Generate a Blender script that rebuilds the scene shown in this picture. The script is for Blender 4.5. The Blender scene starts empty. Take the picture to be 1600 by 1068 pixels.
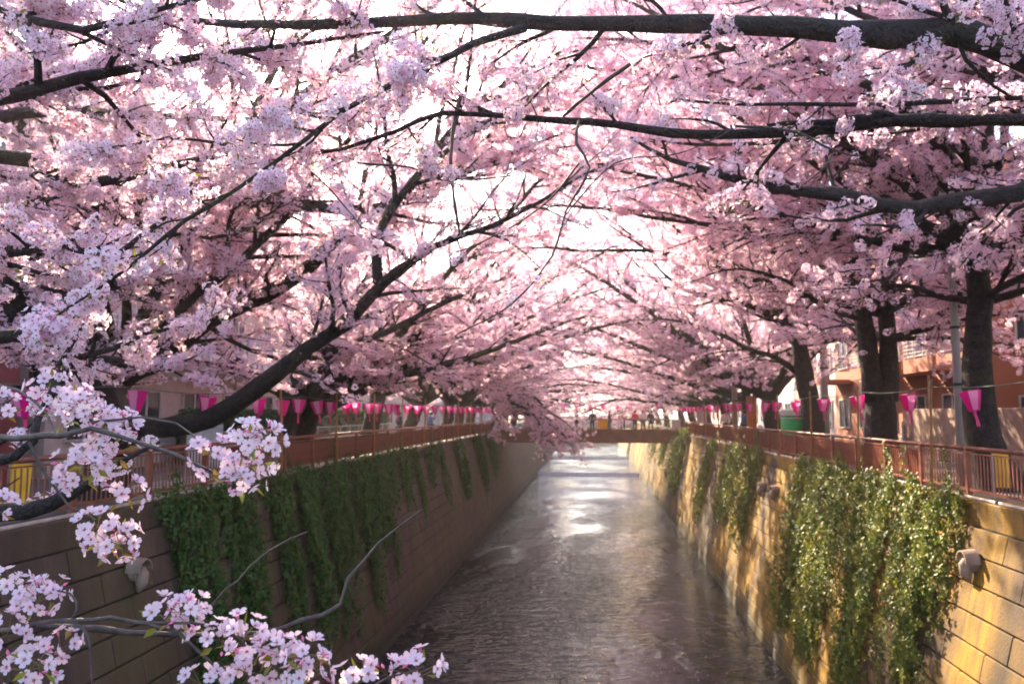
import bpy, math, random
import numpy as np
from mathutils import Vector, Matrix, Euler
R = math.radians
rnd = random.Random(7)
nrg = np.random.default_rng(7)
scene = bpy.context.scene
C = scene.collection

# ------------------------------------------------------------------ camera, sky, sun, exposure
EYE = Vector((0, 0, 1.6)); F = 1244.0; YAW = R(5.74); PITCH = R(5.1)
cam_d = bpy.data.cameras.new('camera'); cam = bpy.data.objects.new('camera', cam_d); C.objects.link(cam)
cam_d.sensor_width = 36; cam_d.lens = 28.0; cam_d.clip_start = 0.05; cam_d.clip_end = 3000
cam.location = EYE; cam.rotation_euler = (R(90) + PITCH, 0, YAW)
cam_d.dof.use_dof = True; cam_d.dof.focus_distance = 2.4; cam_d.dof.aperture_fstop = 5.0
scene.camera = cam
SUN_AZ = 29.0      # degrees left of the canal axis (+Y)
SUN_EL = 31.0
w = bpy.data.worlds.new('World'); scene.world = w; w.use_nodes = True
nt = w.node_tree; nt.nodes.clear()
sky = nt.nodes.new('ShaderNodeTexSky'); sky.sky_type = 'NISHITA'; sky.sun_disc = False
sky.sun_elevation = R(SUN_EL); sky.sun_rotation = R(-SUN_AZ)
sky.air_density = 1.0; sky.dust_density = 2.5; sky.ozone_density = 1.0
bg = nt.nodes.new('ShaderNodeBackground'); bg.inputs[1].default_value = 0.15
wo = nt.nodes.new('ShaderNodeOutputWorld')
nt.links.new(sky.outputs[0], bg.inputs[0]); nt.links.new(bg.outputs[0], wo.inputs[0])
sl = bpy.data.lights.new('sun', 'SUN'); sl.energy = 5.0; sl.angle = R(0.55); sl.color = (1.0, 0.83, 0.58)
so = bpy.data.objects.new('sun', sl); C.objects.link(so)
sdir = Vector((-math.sin(R(SUN_AZ)) * math.cos(R(SUN_EL)), math.cos(R(SUN_AZ)) * math.cos(R(SUN_EL)), math.sin(R(SUN_EL))))
so.rotation_euler = (-sdir).to_track_quat('-Z', 'Y').to_euler()
scene.view_settings.view_transform = 'Standard'; scene.view_settings.look = 'None'
scene.view_settings.exposure = 2.05; scene.view_settings.gamma = 1.0
scene.render.engine = 'CYCLES'
cy = scene.cycles
cy.max_bounces = 12; cy.diffuse_bounces = 9; cy.glossy_bounces = 3; cy.transmission_bounces = 4; cy.transparent_max_bounces = 6
cy.use_denoising = True; cy.sample_clamp_indirect = 6.0; cy.caustics_reflective = False; cy.caustics_refractive = False

GZ = 0.0; WZ = -5.4; XL = -7.4; XR = 6.5; BL = 0.23; BR = 0.25   # ground, water, wall tops, batters
_ER = Euler((R(90) + PITCH, 0, YAW)).to_matrix()
def at(px, py, Y):
    d = _ER @ Vector(((px - 800) / F, (534 - py) / F, -1.0))
    return EYE + d * (Y / d.y)
def atx(px, py, X):
    d = _ER @ Vector(((px - 800) / F, (534 - py) / F, -1.0))
    return EYE + d * (X / d.x)

# ------------------------------------------------------------------ materials
def nd(t, typ, **kw):
    n = t.nodes.new(typ)
    for k, v in kw.items():
        if isinstance(k, str) and k.startswith('i_'): n.inputs[int(k[2:])].default_value = v
        else: setattr(n, k, v)
    return n
def mat(name, col, rough=0.7, metal=0.0, var=0.25, scale=4.0, bump=0.0, bscale=30.0, emit=0.0, spec=0.5, coord='Object', stretch=(1, 1, 1)):
    m = bpy.data.materials.new(name); m.use_nodes = True; t = m.node_tree
    b = t.nodes['Principled BSDF']; L = t.links.new
    b.inputs['Roughness'].default_value = rough; b.inputs['Metallic'].default_value = metal
    b.inputs['Specular IOR Level'].default_value = spec
    tc = nd(t, 'ShaderNodeTexCoord')
    if coord == 'World':
        tc = nd(t, 'ShaderNodeNewGeometry'); src = tc.outputs['Position']
    else: src = tc.outputs['Object']
    mp = nd(t, 'ShaderNodeMapping'); mp.inputs['Scale'].default_value = stretch; L(src, mp.inputs[0])
    n = nd(t, 'ShaderNodeTexNoise'); n.inputs['Scale'].default_value = scale; n.inputs['Detail'].default_value = 6
    L(mp.outputs[0], n.inputs[0])
    mx = nd(t, 'ShaderNodeMix', data_type='RGBA')
    mx.inputs['A'].default_value = (*[c * (1 - var) for c in col], 1); mx.inputs['B'].default_value = (*[min(1, c * (1 + var)) for c in col], 1)
    mr = nd(t, 'ShaderNodeMapRange'); mr.inputs[1].default_value = .3; mr.inputs[2].default_value = .7
    L(n.outputs[0], mr.inputs[0]); L(mr.outputs[0], mx.inputs['Factor'])
    L(mx.outputs['Result'], b.inputs['Base Color'])
    if emit: L(mx.outputs['Result'], b.inputs['Emission Color']); b.inputs['Emission Strength'].default_value = emit
    if bump:
        n2 = nd(t, 'ShaderNodeTexNoise'); n2.inputs['Scale'].default_value = bscale; n2.inputs['Detail'].default_value = 5
        L(mp.outputs[0], n2.inputs[0])
        bp = nd(t, 'ShaderNodeBump'); bp.inputs['Strength'].default_value = bump; bp.inputs['Distance'].default_value = .02
        L(n2.outputs[0], bp.inputs['Height']); L(bp.outputs[0], b.inputs['Normal'])
    return m

def petal_mat(name, ca, cb, trans=0.5, tcol=None):
    m = bpy.data.materials.new(name); m.use_nodes = True; t = m.node_tree; t.nodes.clear(); L = t.links.new
    oi = nd(t, 'ShaderNodeObjectInfo')
    mx = nd(t, 'ShaderNodeMix', data_type='RGBA'); mx.inputs['A'].default_value = (*ca, 1); mx.inputs['B'].default_value = (*cb, 1)
    L(oi.outputs['Random'], mx.inputs['Factor'])
    d = nd(t, 'ShaderNodeBsdfDiffuse'); tr = nd(t, 'ShaderNodeBsdfTranslucent')
    L(mx.outputs['Result'], d.inputs[0])
    if tcol:
        mt = nd(t, 'ShaderNodeMix', data_type='RGBA', blend_type='MULTIPLY'); mt.inputs['Factor'].default_value = 1
        L(mx.outputs['Result'], mt.inputs['A']); mt.inputs['B'].default_value = (*tcol, 1); L(mt.outputs['Result'], tr.inputs[0])
    else: L(mx.outputs['Result'], tr.inputs[0])
    ms = nd(t, 'ShaderNodeMixShader'); ms.inputs[0].default_value = trans
    L(d.outputs[0], ms.inputs[1]); L(tr.outputs[0], ms.inputs[2])
    o = nd(t, 'ShaderNodeOutputMaterial'); L(ms.outputs[0], o.inputs[0])
    return m

def leaf_mat(name, ca, cb, rough=0.4, trans=0.3):
    m = bpy.data.materials.new(name); m.use_nodes = True; t = m.node_tree; L = t.links.new
    b = t.nodes['Principled BSDF']; b.inputs['Roughness'].default_value = rough
    oi = nd(t, 'ShaderNodeObjectInfo'); mx = nd(t, 'ShaderNodeMix', data_type='RGBA')
    mx.inputs['A'].default_value = (*ca, 1); mx.inputs['B'].default_value = (*cb, 1)
    L(oi.outputs['Random'], mx.inputs['Factor']); L(mx.outputs['Result'], b.inputs['Base Color'])
    tr = nd(t, 'ShaderNodeBsdfTranslucent'); L(mx.outputs['Result'], tr.inputs[0])
    ms = nd(t, 'ShaderNodeMixShader'); ms.inputs[0].default_value = trans
    L(b.outputs[0], ms.inputs[1]); L(tr.outputs[0], ms.inputs[2]); L(ms.outputs[0], t.nodes['Material Output'].inputs[0])
    return m

def bark_mat():
    m = bpy.data.materials.new('cherry_bark'); m.use_nodes = True; t = m.node_tree; L = t.links.new
    b = t.nodes['Principled BSDF']; b.inputs['Roughness'].default_value = .75
    tc = nd(t, 'ShaderNodeNewGeometry')
    n = nd(t, 'ShaderNodeTexNoise'); n.inputs['Scale'].default_value = 9; n.inputs['Detail'].default_value = 8; L(tc.outputs['Position'], n.inputs[0])
    cr = nd(t, 'ShaderNodeValToRGB'); e = cr.color_ramp.elements
    e[0].position = .3; e[0].color = (.010, .006, .006, 1); e[1].position = .72; e[1].color = (.062, .036, .034, 1)
    L(n.outputs[0], cr.inputs[0])
    n3 = nd(t, 'ShaderNodeTexNoise'); n3.inputs['Scale'].default_value = 1.6; L(tc.outputs['Position'], n3.inputs[0])
    m3 = nd(t, 'ShaderNodeMapRange'); m3.inputs[1].default_value = .58; m3.inputs[2].default_value = .72; m3.inputs[4].default_value = .5
    L(n3.outputs[0], m3.inputs[0])
    mx = nd(t, 'ShaderNodeMix', data_type='RGBA'); mx.inputs['B'].default_value = (.06, .075, .02, 1)
    L(m3.outputs[0], mx.inputs['Factor']); L(cr.outputs[0], mx.inputs['A']); L(mx.outputs['Result'], b.inputs['Base Color'])
    v = nd(t, 'ShaderNodeTexNoise'); v.inputs['Scale'].default_value = 22; v.inputs['Distortion'].default_value = 1.5; v.inputs['Detail'].default_value = 6; L(tc.outputs['Position'], v.inputs[0])
    bp = nd(t, 'ShaderNodeBump'); bp.inputs['Strength'].default_value = 1.0; bp.inputs['Distance'].default_value = .10
    L(v.outputs[0], bp.inputs['Height']); L(bp.outputs[0], b.inputs['Normal'])
    return m

def wall_mat(name, base, dark, lichen_sun, lichen_sun_amt, red=0.0):
    m = bpy.data.materials.new(name); m.use_nodes = True; t = m.node_tree; L = t.links.new
    b = t.nodes['Principled BSDF']; b.inputs['Roughness'].default_value = .8
    g = nd(t, 'ShaderNodeNewGeometry')
    def noise(sc, st, det=6):
        mp = nd(t, 'ShaderNodeMapping'); mp.inputs['Scale'].default_value = st; L(g.outputs['Position'], mp.inputs[0])
        n = nd(t, 'ShaderNodeTexNoise'); n.inputs['Scale'].default_value = sc; n.inputs['Detail'].default_value = det; L(mp.outputs[0], n.inputs[0]); return n.outputs[0]
    def rng(s, a, bb, lo=0, hi=1):
        r = nd(t, 'ShaderNodeMapRange'); r.inputs[1].default_value = a; r.inputs[2].default_value = bb; r.inputs[3].default_value = lo; r.inputs[4].default_value = hi
        L(s, r.inputs[0]); return r.outputs[0]
    def mix(f, a, bb):
        x = nd(t, 'ShaderNodeMix', data_type='RGBA'); L(f, x.inputs['Factor'])
        for s, k in ((a, 'A'), (bb, 'B')):
            if isinstance(s, tuple): x.inputs[k].default_value = (*s, 1)
            else: L(s, x.inputs[k])
        return x.outputs['Result']
    streak = noise(2.2, (1, 1, .12)); fine = noise(14, (1, 1, .5)); patch = noise(.45, (1, 1, .6), 4); st2 = noise(5, (1, 1, .06))
    c = mix(rng(streak, .35, .65), dark, base)
    c = mix(rng(fine, .3, .75, 0, .45), c, tuple(x * .45 for x in base))
    c = mix(rng(st2, .55, .7, 0, .55), c, tuple(x * .35 for x in dark))
    geo = nd(t, 'ShaderNodeSeparateXYZ'); L(g.outputs['Position'], geo.inputs[0])
    ma = nd(t, 'ShaderNodeMath', operation='MULTIPLY'); L(rng(patch, .5 - lichen_sun_amt * .12, .64 - lichen_sun_amt * .08), ma.inputs[0]); L(rng(st2, .3, .6, .2, 1), ma.inputs[1])
    mb = nd(t, 'ShaderNodeMath', operation='MULTIPLY'); L(ma.outputs[0], mb.inputs[0]); mb.inputs[1].default_value = min(1, lichen_sun_amt)
    c = mix(mb.outputs[0], c, lichen_sun)  # lichen stains; on the right wall also sunlit patches painted into the colour
    wet = rng(geo.outputs[2], WZ + .15, WZ + .9, 1, 0)
    mw = nd(t, 'ShaderNodeMath', operation='MULTIPLY'); L(wet, mw.inputs[0]); mw.inputs[1].default_value = .75
    c = mix(mw.outputs[0], c, (.02, .022, .012))
    L(c, b.inputs['Base Color'])
    bp = nd(t, 'ShaderNodeBump'); bp.inputs['Strength'].default_value = .5; bp.inputs['Distance'].default_value = .02
    L(noise(22, (1, 1, 1)), bp.inputs['Height']); L(bp.outputs[0], b.inputs['Normal'])
    return m

def water_mat():
    m = bpy.data.materials.new('river_water'); m.use_nodes = True; t = m.node_tree; L = t.links.new
    b = t.nodes['Principled BSDF']; b.inputs['Base Color'].default_value = (.010, .009, .012, 1)
    b.inputs['Roughness'].default_value = .03; b.inputs['IOR'].default_value = 1.38; b.inputs['Specular IOR Level'].default_value = .5
    g = nd(t, 'ShaderNodeNewGeometry')
    def noise(sc, st, det, dist=0):
        mp = nd(t, 'ShaderNodeMapping'); mp.inputs['Scale'].default_value = st; L(g.outputs['Position'], mp.inputs[0])
        n = nd(t, 'ShaderNodeTexNoise'); n.inputs['Scale'].default_value = sc; n.inputs['Detail'].default_value = det; n.inputs['Distortion'].default_value = dist
        L(mp.outputs[0], n.inputs[0]); return n.outputs[0]
    def math2(op, a, c):
        x = nd(t, 'ShaderNodeMath', operation=op)
        for i, s in enumerate((a, c)):
            if isinstance(s, (int, float)): x.inputs[i].default_value = s
            else: L(s, x.inputs[i])
        return x.outputs[0]
    a = noise(2.1, (.75, 1.35, 1), 3, 1.2); c = noise(6.5, (.8, 1.3, 1), 3, .6); big = noise(.25, (1, .45, 1), 4)
    mr = nd(t, 'ShaderNodeMapRange'); mr.inputs[1].default_value = .42; mr.inputs[2].default_value = .62; mr.inputs[3].default_value = .2; mr.inputs[4].default_value = 1.6
    L(big, mr.inputs[0])
    h = math2('MULTIPLY', math2('ADD', math2('MULTIPLY', a, 1.0), math2('MULTIPLY', c, .22)), mr.outputs[0])
    bp = nd(t, 'ShaderNodeBump'); bp.inputs['Strength'].default_value = 1; bp.inputs['Distance'].default_value = .15
    L(h, bp.inputs['Height']); L(bp.outputs[0], b.inputs['Normal'])
    return m

M = dict(
    bark=bark_mat(),
    petal=petal_mat('petal_pale_pink', (.97, .805, .90), (.965, .695, .84), .55, (1.0, .97, .97)),
    petal2=petal_mat('petal_white_pink', (.97, .83, .915), (.965, .73, .86), .5, (1.0, .95, .96)),
    eye=mat('blossom_eye', (.50, .08, .11), .6, var=.2), stamen=mat('stamen_yellow', (.6, .42, .22), .6),
    ped=leaf_mat('pedicel_green', (.22, .20, .05), (.20, .10, .05), .5, .2), young=leaf_mat('young_leaf', (.24, .30, .03), (.34, .20, .04), .4, .45),
    ivy=leaf_mat('ivy_leaf', (.022, .085, .014), (.085, .16, .022), .55, .25), ivyr=leaf_mat('ivy_leaf_sun_tinted', (.05, .11, .012), (.30, .30, .045), .5, .3),  # ivyr: right wall copy of the leaf, sunlight put into its yellower colour
    ivystem=mat('ivy_stem', (.10, .07, .045), .8),
    bud=mat('blossom_bud', (.80, .18, .34), .6, var=.15),
    twigbark=mat('twig_bark', (.075, .048, .042), .6, var=.5, scale=40, bump=.4, bscale=150),
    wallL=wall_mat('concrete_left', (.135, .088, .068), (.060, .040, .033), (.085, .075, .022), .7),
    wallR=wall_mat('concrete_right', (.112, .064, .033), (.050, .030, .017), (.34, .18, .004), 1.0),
    joint=mat('wall_joint', (.035, .026, .02), .9), cap=mat('wall_cap', (.22, .185, .12), .8, bump=.4, coord='World', scale=2),
    water=water_mat(),
    rail=mat('railing_brown', (.26, .085, .055), .42, var=.35, scale=6, bump=.15), pipe=mat('conduit_pale', (.50, .42, .38), .5, var=.3),
    asphalt=mat('asphalt', (.07, .065, .065), .85, bump=.5, bscale=60, coord='World'), pave=mat('pavement', (.20, .17, .15), .85, bump=.4, coord='World', scale=1.5),
    earth=mat('earth', (.10, .07, .045), .95, bump=.6, coord='World'), bamboo=mat('bamboo', (.42, .22, .08), .5, var=.3),
    pink=petal_mat('lantern_pink', (.88, .02, .30), (.90, .03, .36), .4), palepink=petal_mat('lantern_pale', (.93, .34, .66), (.94, .42, .72), .5),
    lrim=mat('lantern_rim', (.60, .02, .20), .5), wire=mat('wire', (.12, .16, .12), .6), tassel=mat('tassel', (.82, .03, .22), .6),
    terra=mat('terracotta_render', (.34, .125, .075), .8, coord='World', scale=1.2, var=.12, bump=.2), cream=mat('cream_render', (.56, .49, .45), .8, coord='World', var=.1),
    white=mat('white_render', (.66, .62, .62), .75, coord='World', var=.08), grey=mat('grey_render', (.34, .33, .36), .8, coord='World', var=.12),
    maroon=mat('maroon_tile', (.20, .045, .05), .6, coord='World', var=.15), rosy=mat('rosy_render', (.52, .40, .37), .8, coord='World', var=.12),
    glass=mat('window_glass', (.045, .06, .075), .08, var=.3), frame=mat('window_frame', (.55, .53, .52), .4), metal=mat('balcony_rail', (.62, .60, .62), .35, metal=.3),
    green=mat('green_tarp', (.02, .42, .10), .5, var=.2, bump=.5, bscale=8), lid=mat('pale_lid', (.62, .60, .56), .6),
    wood=mat('brown_board', (.20, .085, .04), .7, coord='World', var=.35, stretch=(.3, .3, 6)), orange=mat('orange_board', (.55, .19, .05), .6, coord='World', var=.3, stretch=(.2, .2, 5)),
    stone=mat('stone_wall', (.27, .175, .14), .85, coord='World', var=.3, scale=2, bump=.5), pole=mat('pole_grey', (.42, .38, .37), .6, var=.15),
    yellow=mat('yellow_banner', (.85, .42, .01), .6, var=.15), orangeb=mat('orange_banner', (.80, .22, .02), .6), hedge=leaf_mat('hedge_leaf', (.02, .055, .016), (.05, .10, .025), .5, .2),
    brown_girder=mat('bridge_girder', (.23, .115, .07), .6, coord='World', var=.3, scale=1.5, bump=.2), deck=mat('bridge_deck', (.20, .17, .15), .8),
    drain=mat('drain_concrete', (.34, .25, .20), .8, var=.3, bump=.5), dark=mat('dark_metal', (.03, .03, .035), .5),
    skin=mat('skin', (.55, .33, .24), .6, var=.05), hair=mat('hair_black', (.015, .012, .012), .5),
    foam=mat('foam_water', (.55, .55, .58), .4, bump=.6), white_sheet=mat('white_sheet', (.7, .7, .75), .7), redc=mat('red_cloth', (.62, .015, .03), .7), lamp=mat('bulb', (.9, .8, .6), .3),
)
for k, c in dict(coat_red=(.6, .02, .04), coat_black=(.02, .02, .025), coat_white=(.7, .68, .66), coat_navy=(.03, .045, .10), coat_tan=(.38, .24, .12), coat_blue=(.10, .20, .45), jeans=(.05, .07, .13), trousers=(.03, .028, .03)).items():
    M[k] = mat('cloth_' + k, c, .85, var=.12)

# ------------------------------------------------------------------ object helpers
def tag(o, label=None, cat=None, group=None, kind=None):
    if label: o['label'] = label
    if cat: o['category'] = cat
    if group: o['group'] = group
    if kind: o['kind'] = kind
    return o
def empty(name, loc=(0, 0, 0), rz=0, **kw):
    o = bpy.data.objects.new(name, None); C.objects.link(o); o.location = loc; o.rotation_euler = (0, 0, rz); o.empty_display_size = .2
    return tag(o, **kw)
def link(name, me, parent=None, loc=None, **kw):
    o = bpy.data.objects.new(name, me); C.objects.link(o)
    if parent is not None: o.parent = parent
    if loc is not None: o.location = loc
    return tag(o, **kw)
def copy_tree(o, parent=None):
    c = o.copy(); C.objects.link(c)
    if parent is not None: c.parent = parent
    for ch in list(o.children): copy_tree(ch, c)
    return c
def origin_of(parent):
    v = Vector((0, 0, 0)); p = parent
    while p is not None: v += p.location; p = p.parent
    return v
class MB:
    def __init__(s): s.v = []; s.f = []; s.m = []
    def quad(s, a, b, c, d, mi=0):
        n = len(s.v); s.v += [tuple(a), tuple(b), tuple(c), tuple(d)]; s.f.append((n, n + 1, n + 2, n + 3)); s.m.append(mi)
    def box(s, c, d, mi=0, rz=0, bev=0):
        n = len(s.v); cx, cyy, cz = c; dx, dy, dz = d[0] / 2, d[1] / 2, d[2] / 2; co, si = math.cos(rz), math.sin(rz)
        for z in (-dz, dz):
            for x, y in ((-dx, -dy), (dx, -dy), (dx, dy), (-dx, dy)):
                s.v.append((cx + x * co - y * si, cyy + x * si + y * co, cz + z))
        for f in ((0, 3, 2, 1), (4, 5, 6, 7), (0, 1, 5, 4), (1, 2, 6, 5), (2, 3, 7, 6), (3, 0, 4, 7)):
            s.f.append(tuple(n + i for i in f)); s.m.append(mi)
        return s
    def bx(s, x0, x1, y0, y1, z0, z1, mi=0): return s.box(((x0 + x1) / 2, (y0 + y1) / 2, (z0 + z1) / 2), (abs(x1 - x0), abs(y1 - y0), abs(z1 - z0)), mi)
    def bev(s, c, d, b, mi=0):   # box with chamfered edges facing outwards (12+ faces)
        n = len(s.v); hx, hy, hz = d[0] / 2, d[1] / 2, d[2] / 2
        for z, k in ((-hz, b), (-hz + b, 0), (hz - b, 0), (hz, b)):
            for x, y in ((-1, -1), (1, -1), (1, 1), (-1, 1)): s.v.append((c[0] + x * (hx - k), c[1] + y * (hy - k), c[2] + z))
        s.f += [(n, n + 3, n + 2, n + 1), (n + 12, n + 13, n + 14, n + 15)]; s.m += [mi, mi]
        for l in range(3):
            for i in range(4):
                a = n + l * 4 + i; bb = n + l * 4 + (i + 1) % 4; s.f.append((a, bb, bb + 4, a + 4)); s.m.append(mi)
        return s
    def tube(s, pts, rad, sides=6, mi=0, cap=True):
        pts = [Vector(p) for p in pts]; N = len(pts)
        if not isinstance(rad, (list, tuple)): rad = [rad] * N
        n0 = len(s.v); ref = Vector((0, 0, 1)) if abs((pts[-1] - pts[0]).normalized().z) < .9 else Vector((1, 0, 0))
        for i, p in enumerate(pts):
            t = (pts[min(i + 1, N - 1)] - pts[max(i - 1, 0)]).normalized(); u = t.cross(ref).normalized(); v = t.cross(u)
            for k in range(sides):
                a = 2 * math.pi * k / sides; s.v.append(tuple(p + (u * math.cos(a) + v * math.sin(a)) * rad[i]))
        for i in range(N - 1):
            for k in range(sides):
                a = n0 + i * sides + k; b = n0 + i * sides + (k + 1) % sides; s.f.append((a, a + sides, b + sides, b)); s.m.append(mi)
        if cap:
            s.f.append(tuple(n0 + k for k in range(sides))); s.m.append(mi)
            s.f.append(tuple(n0 + (N - 1) * sides + k for k in reversed(range(sides)))); s.m.append(mi)
        return s
    def mesh(s, name, mats, off=(0, 0, 0), smooth=False):
        me = bpy.data.meshes.new(name); o = Vector(off)
        me.from_pydata([(x - o.x, y - o.y, z - o.z) for x, y, z in s.v], [], s.f)
        for m in (mats if isinstance(mats, (list, tuple)) else [mats]): me.materials.append(m)
        me.polygons.foreach_set('material_index', s.m)
        if smooth: me.polygons.foreach_set('use_smooth', [True] * len(s.f))
        me.update(); return me
    def build(s, name, mats, parent=None, smooth=False, local=False, loc=None, **kw):
        me = s.mesh(name, mats, (0, 0, 0) if (local or parent is None) else origin_of(parent), smooth)
        return link(name, me, parent, loc, **kw)

def np_mesh(name, V, Q, mats, smooth=False, mi=None):
    me = bpy.data.meshes.new(name); V = np.ascontiguousarray(V, dtype=np.float32).reshape(-1, 3); Q = np.ascontiguousarray(Q, dtype=np.int32)
    k = Q.shape[1]; me.vertices.add(len(V)); me.vertices.foreach_set('co', V.ravel())
    me.loops.add(Q.size); me.loops.foreach_set('vertex_index', Q.ravel())
    me.polygons.add(len(Q)); me.polygons.foreach_set('loop_start', np.arange(0, Q.size, k, dtype=np.int32)); me.polygons.foreach_set('loop_total', np.full(len(Q), k, dtype=np.int32))
    for m in (mats if isinstance(mats, (list, tuple)) else [mats]): me.materials.append(m)
    if mi is not None: me.polygons.foreach_set('material_index', np.asarray(mi, dtype=np.int32))
    if smooth: me.polygons.foreach_set('use_smooth', np.ones(len(Q), dtype=bool))
    me.update(); me.validate(); return me

def tubes(paths, sides):
    """paths: list of (pts list, radii list) -> verts, quads of all tubes"""
    groups = {}
    for p, r in paths: groups.setdefault(len(p), []).append((p, r))
    VV = []; QQ = []; base = 0
    for n, lst in groups.items():
        P = np.array([[tuple(q) for q in p] for p, r in lst]); Rr = np.array([r for p, r in lst]); B = len(lst)
        T = np.empty_like(P); T[:, 1:-1] = P[:, 2:] - P[:, :-2]; T[:, 0] = P[:, 1] - P[:, 0]; T[:, -1] = P[:, -1] - P[:, -2]
        T /= np.linalg.norm(T, axis=2, keepdims=True) + 1e-9
        D = P[:, -1] - P[:, 0]; D /= np.linalg.norm(D, axis=1, keepdims=True) + 1e-9
        ref = np.where(np.abs(D[:, 2:3]) < .85, np.array([[0, 0, 1.]]), np.array([[1., 0, 0]]))[:, None, :]
        U = np.cross(T, ref); U /= np.linalg.norm(U, axis=2, keepdims=True) + 1e-9; W = np.cross(T, U)
        a = np.arange(sides) * 2 * math.pi / sides
        V = P[:, :, None, :] + Rr[:, :, None, None] * (U[:, :, None, :] * np.cos(a)[None, None, :, None] + W[:, :, None, :] * np.sin(a)[None, None, :, None])
        i = np.arange(n - 1)[:, None]; k = np.arange(sides)[None, :]
        q = np.stack([i * sides + k, (i + 1) * sides + k, (i + 1) * sides + (k + 1) % sides, i * sides + (k + 1) % sides], -1).reshape(-1, 4)
        Q = (q[None] + (np.arange(B) * n * sides)[:, None, None]).reshape(-1, 4) + base
        VV.append(V.reshape(-1, 3)); QQ.append(Q); base += B * n * sides
    return np.concatenate(VV), np.concatenate(QQ)

# ---- geometry-node scatter of unlinked source meshes over a point cloud mesh (only for uncountable blossom and leaves)
_groups = {}
def scatter_group(key, sources):
    if key in _groups: return _groups[key]
    g = bpy.data.node_groups.new('scatter_' + key, 'GeometryNodeTree')
    g.interface.new_socket('Geometry', in_out='INPUT', socket_type='NodeSocketGeometry'); g.interface.new_socket('Geometry', in_out='OUTPUT', socket_type='NodeSocketGeometry')
    gi = g.nodes.new('NodeGroupInput'); go = g.nodes.new('NodeGroupOutput'); jn = g.nodes.new('GeometryNodeJoinGeometry')
    def attr(nm, ty):
        a = g.nodes.new('GeometryNodeInputNamedAttribute'); a.data_type = ty; a.inputs[0].default_value = nm; return a.outputs[0]
    rot = attr('rot', 'FLOAT_VECTOR'); sc = attr('size', 'FLOAT'); ix = attr('kindex', 'INT')
    for k, ob in enumerate(sources):
        cmp = g.nodes.new('FunctionNodeCompare'); cmp.data_type = 'INT'; cmp.operation = 'EQUAL'
        g.links.new(ix, cmp.inputs[2]); cmp.inputs[3].default_value = k
        oi = g.nodes.new('GeometryNodeObjectInfo'); oi.inputs['Object'].default_value = ob; oi.inputs['As Instance'].default_value = True
        ip = g.nodes.new('GeometryNodeInstanceOnPoints')
        g.links.new(gi.outputs[0], ip.inputs['Points']); g.links.new(cmp.outputs[0], ip.inputs['Selection']); g.links.new(oi.outputs['Geometry'], ip.inputs['Instance'])
        g.links.new(rot, ip.inputs['Rotation']); g.links.new(sc, ip.inputs['Scale']); g.links.new(ip.outputs[0], jn.inputs[0])
    g.links.new(jn.outputs[0], go.inputs[0]); _groups[key] = g; return g
def scatter(name, P, rots, sizes, kidx, key, sources, parent, **kw):
    P = np.asarray(P, dtype=np.float32).reshape(-1, 3); n = len(P)
    me = bpy.data.meshes.new(name); me.vertices.add(n); me.vertices.foreach_set('co', (P - np.array(origin_of(parent), dtype=np.float32)).ravel())
    a = me.attributes.new('rot', 'FLOAT_VECTOR', 'POINT'); a.data.foreach_set('vector', np.asarray(rots, dtype=np.float32).ravel())
    a = me.attributes.new('size', 'FLOAT', 'POINT'); a.data.foreach_set('value', np.asarray(sizes, dtype=np.float32).ravel())
    a = me.attributes.new('kindex', 'INT', 'POINT'); a.data.foreach_set('value', np.asarray(kidx, dtype=np.int32).ravel())
    me.materials.append(sources[0].data.materials[0])
    o = link(name, me, parent, **kw); md = o.modifiers.new('scatter', 'NODES'); md.node_group = scatter_group(key, sources)
    return o

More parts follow.
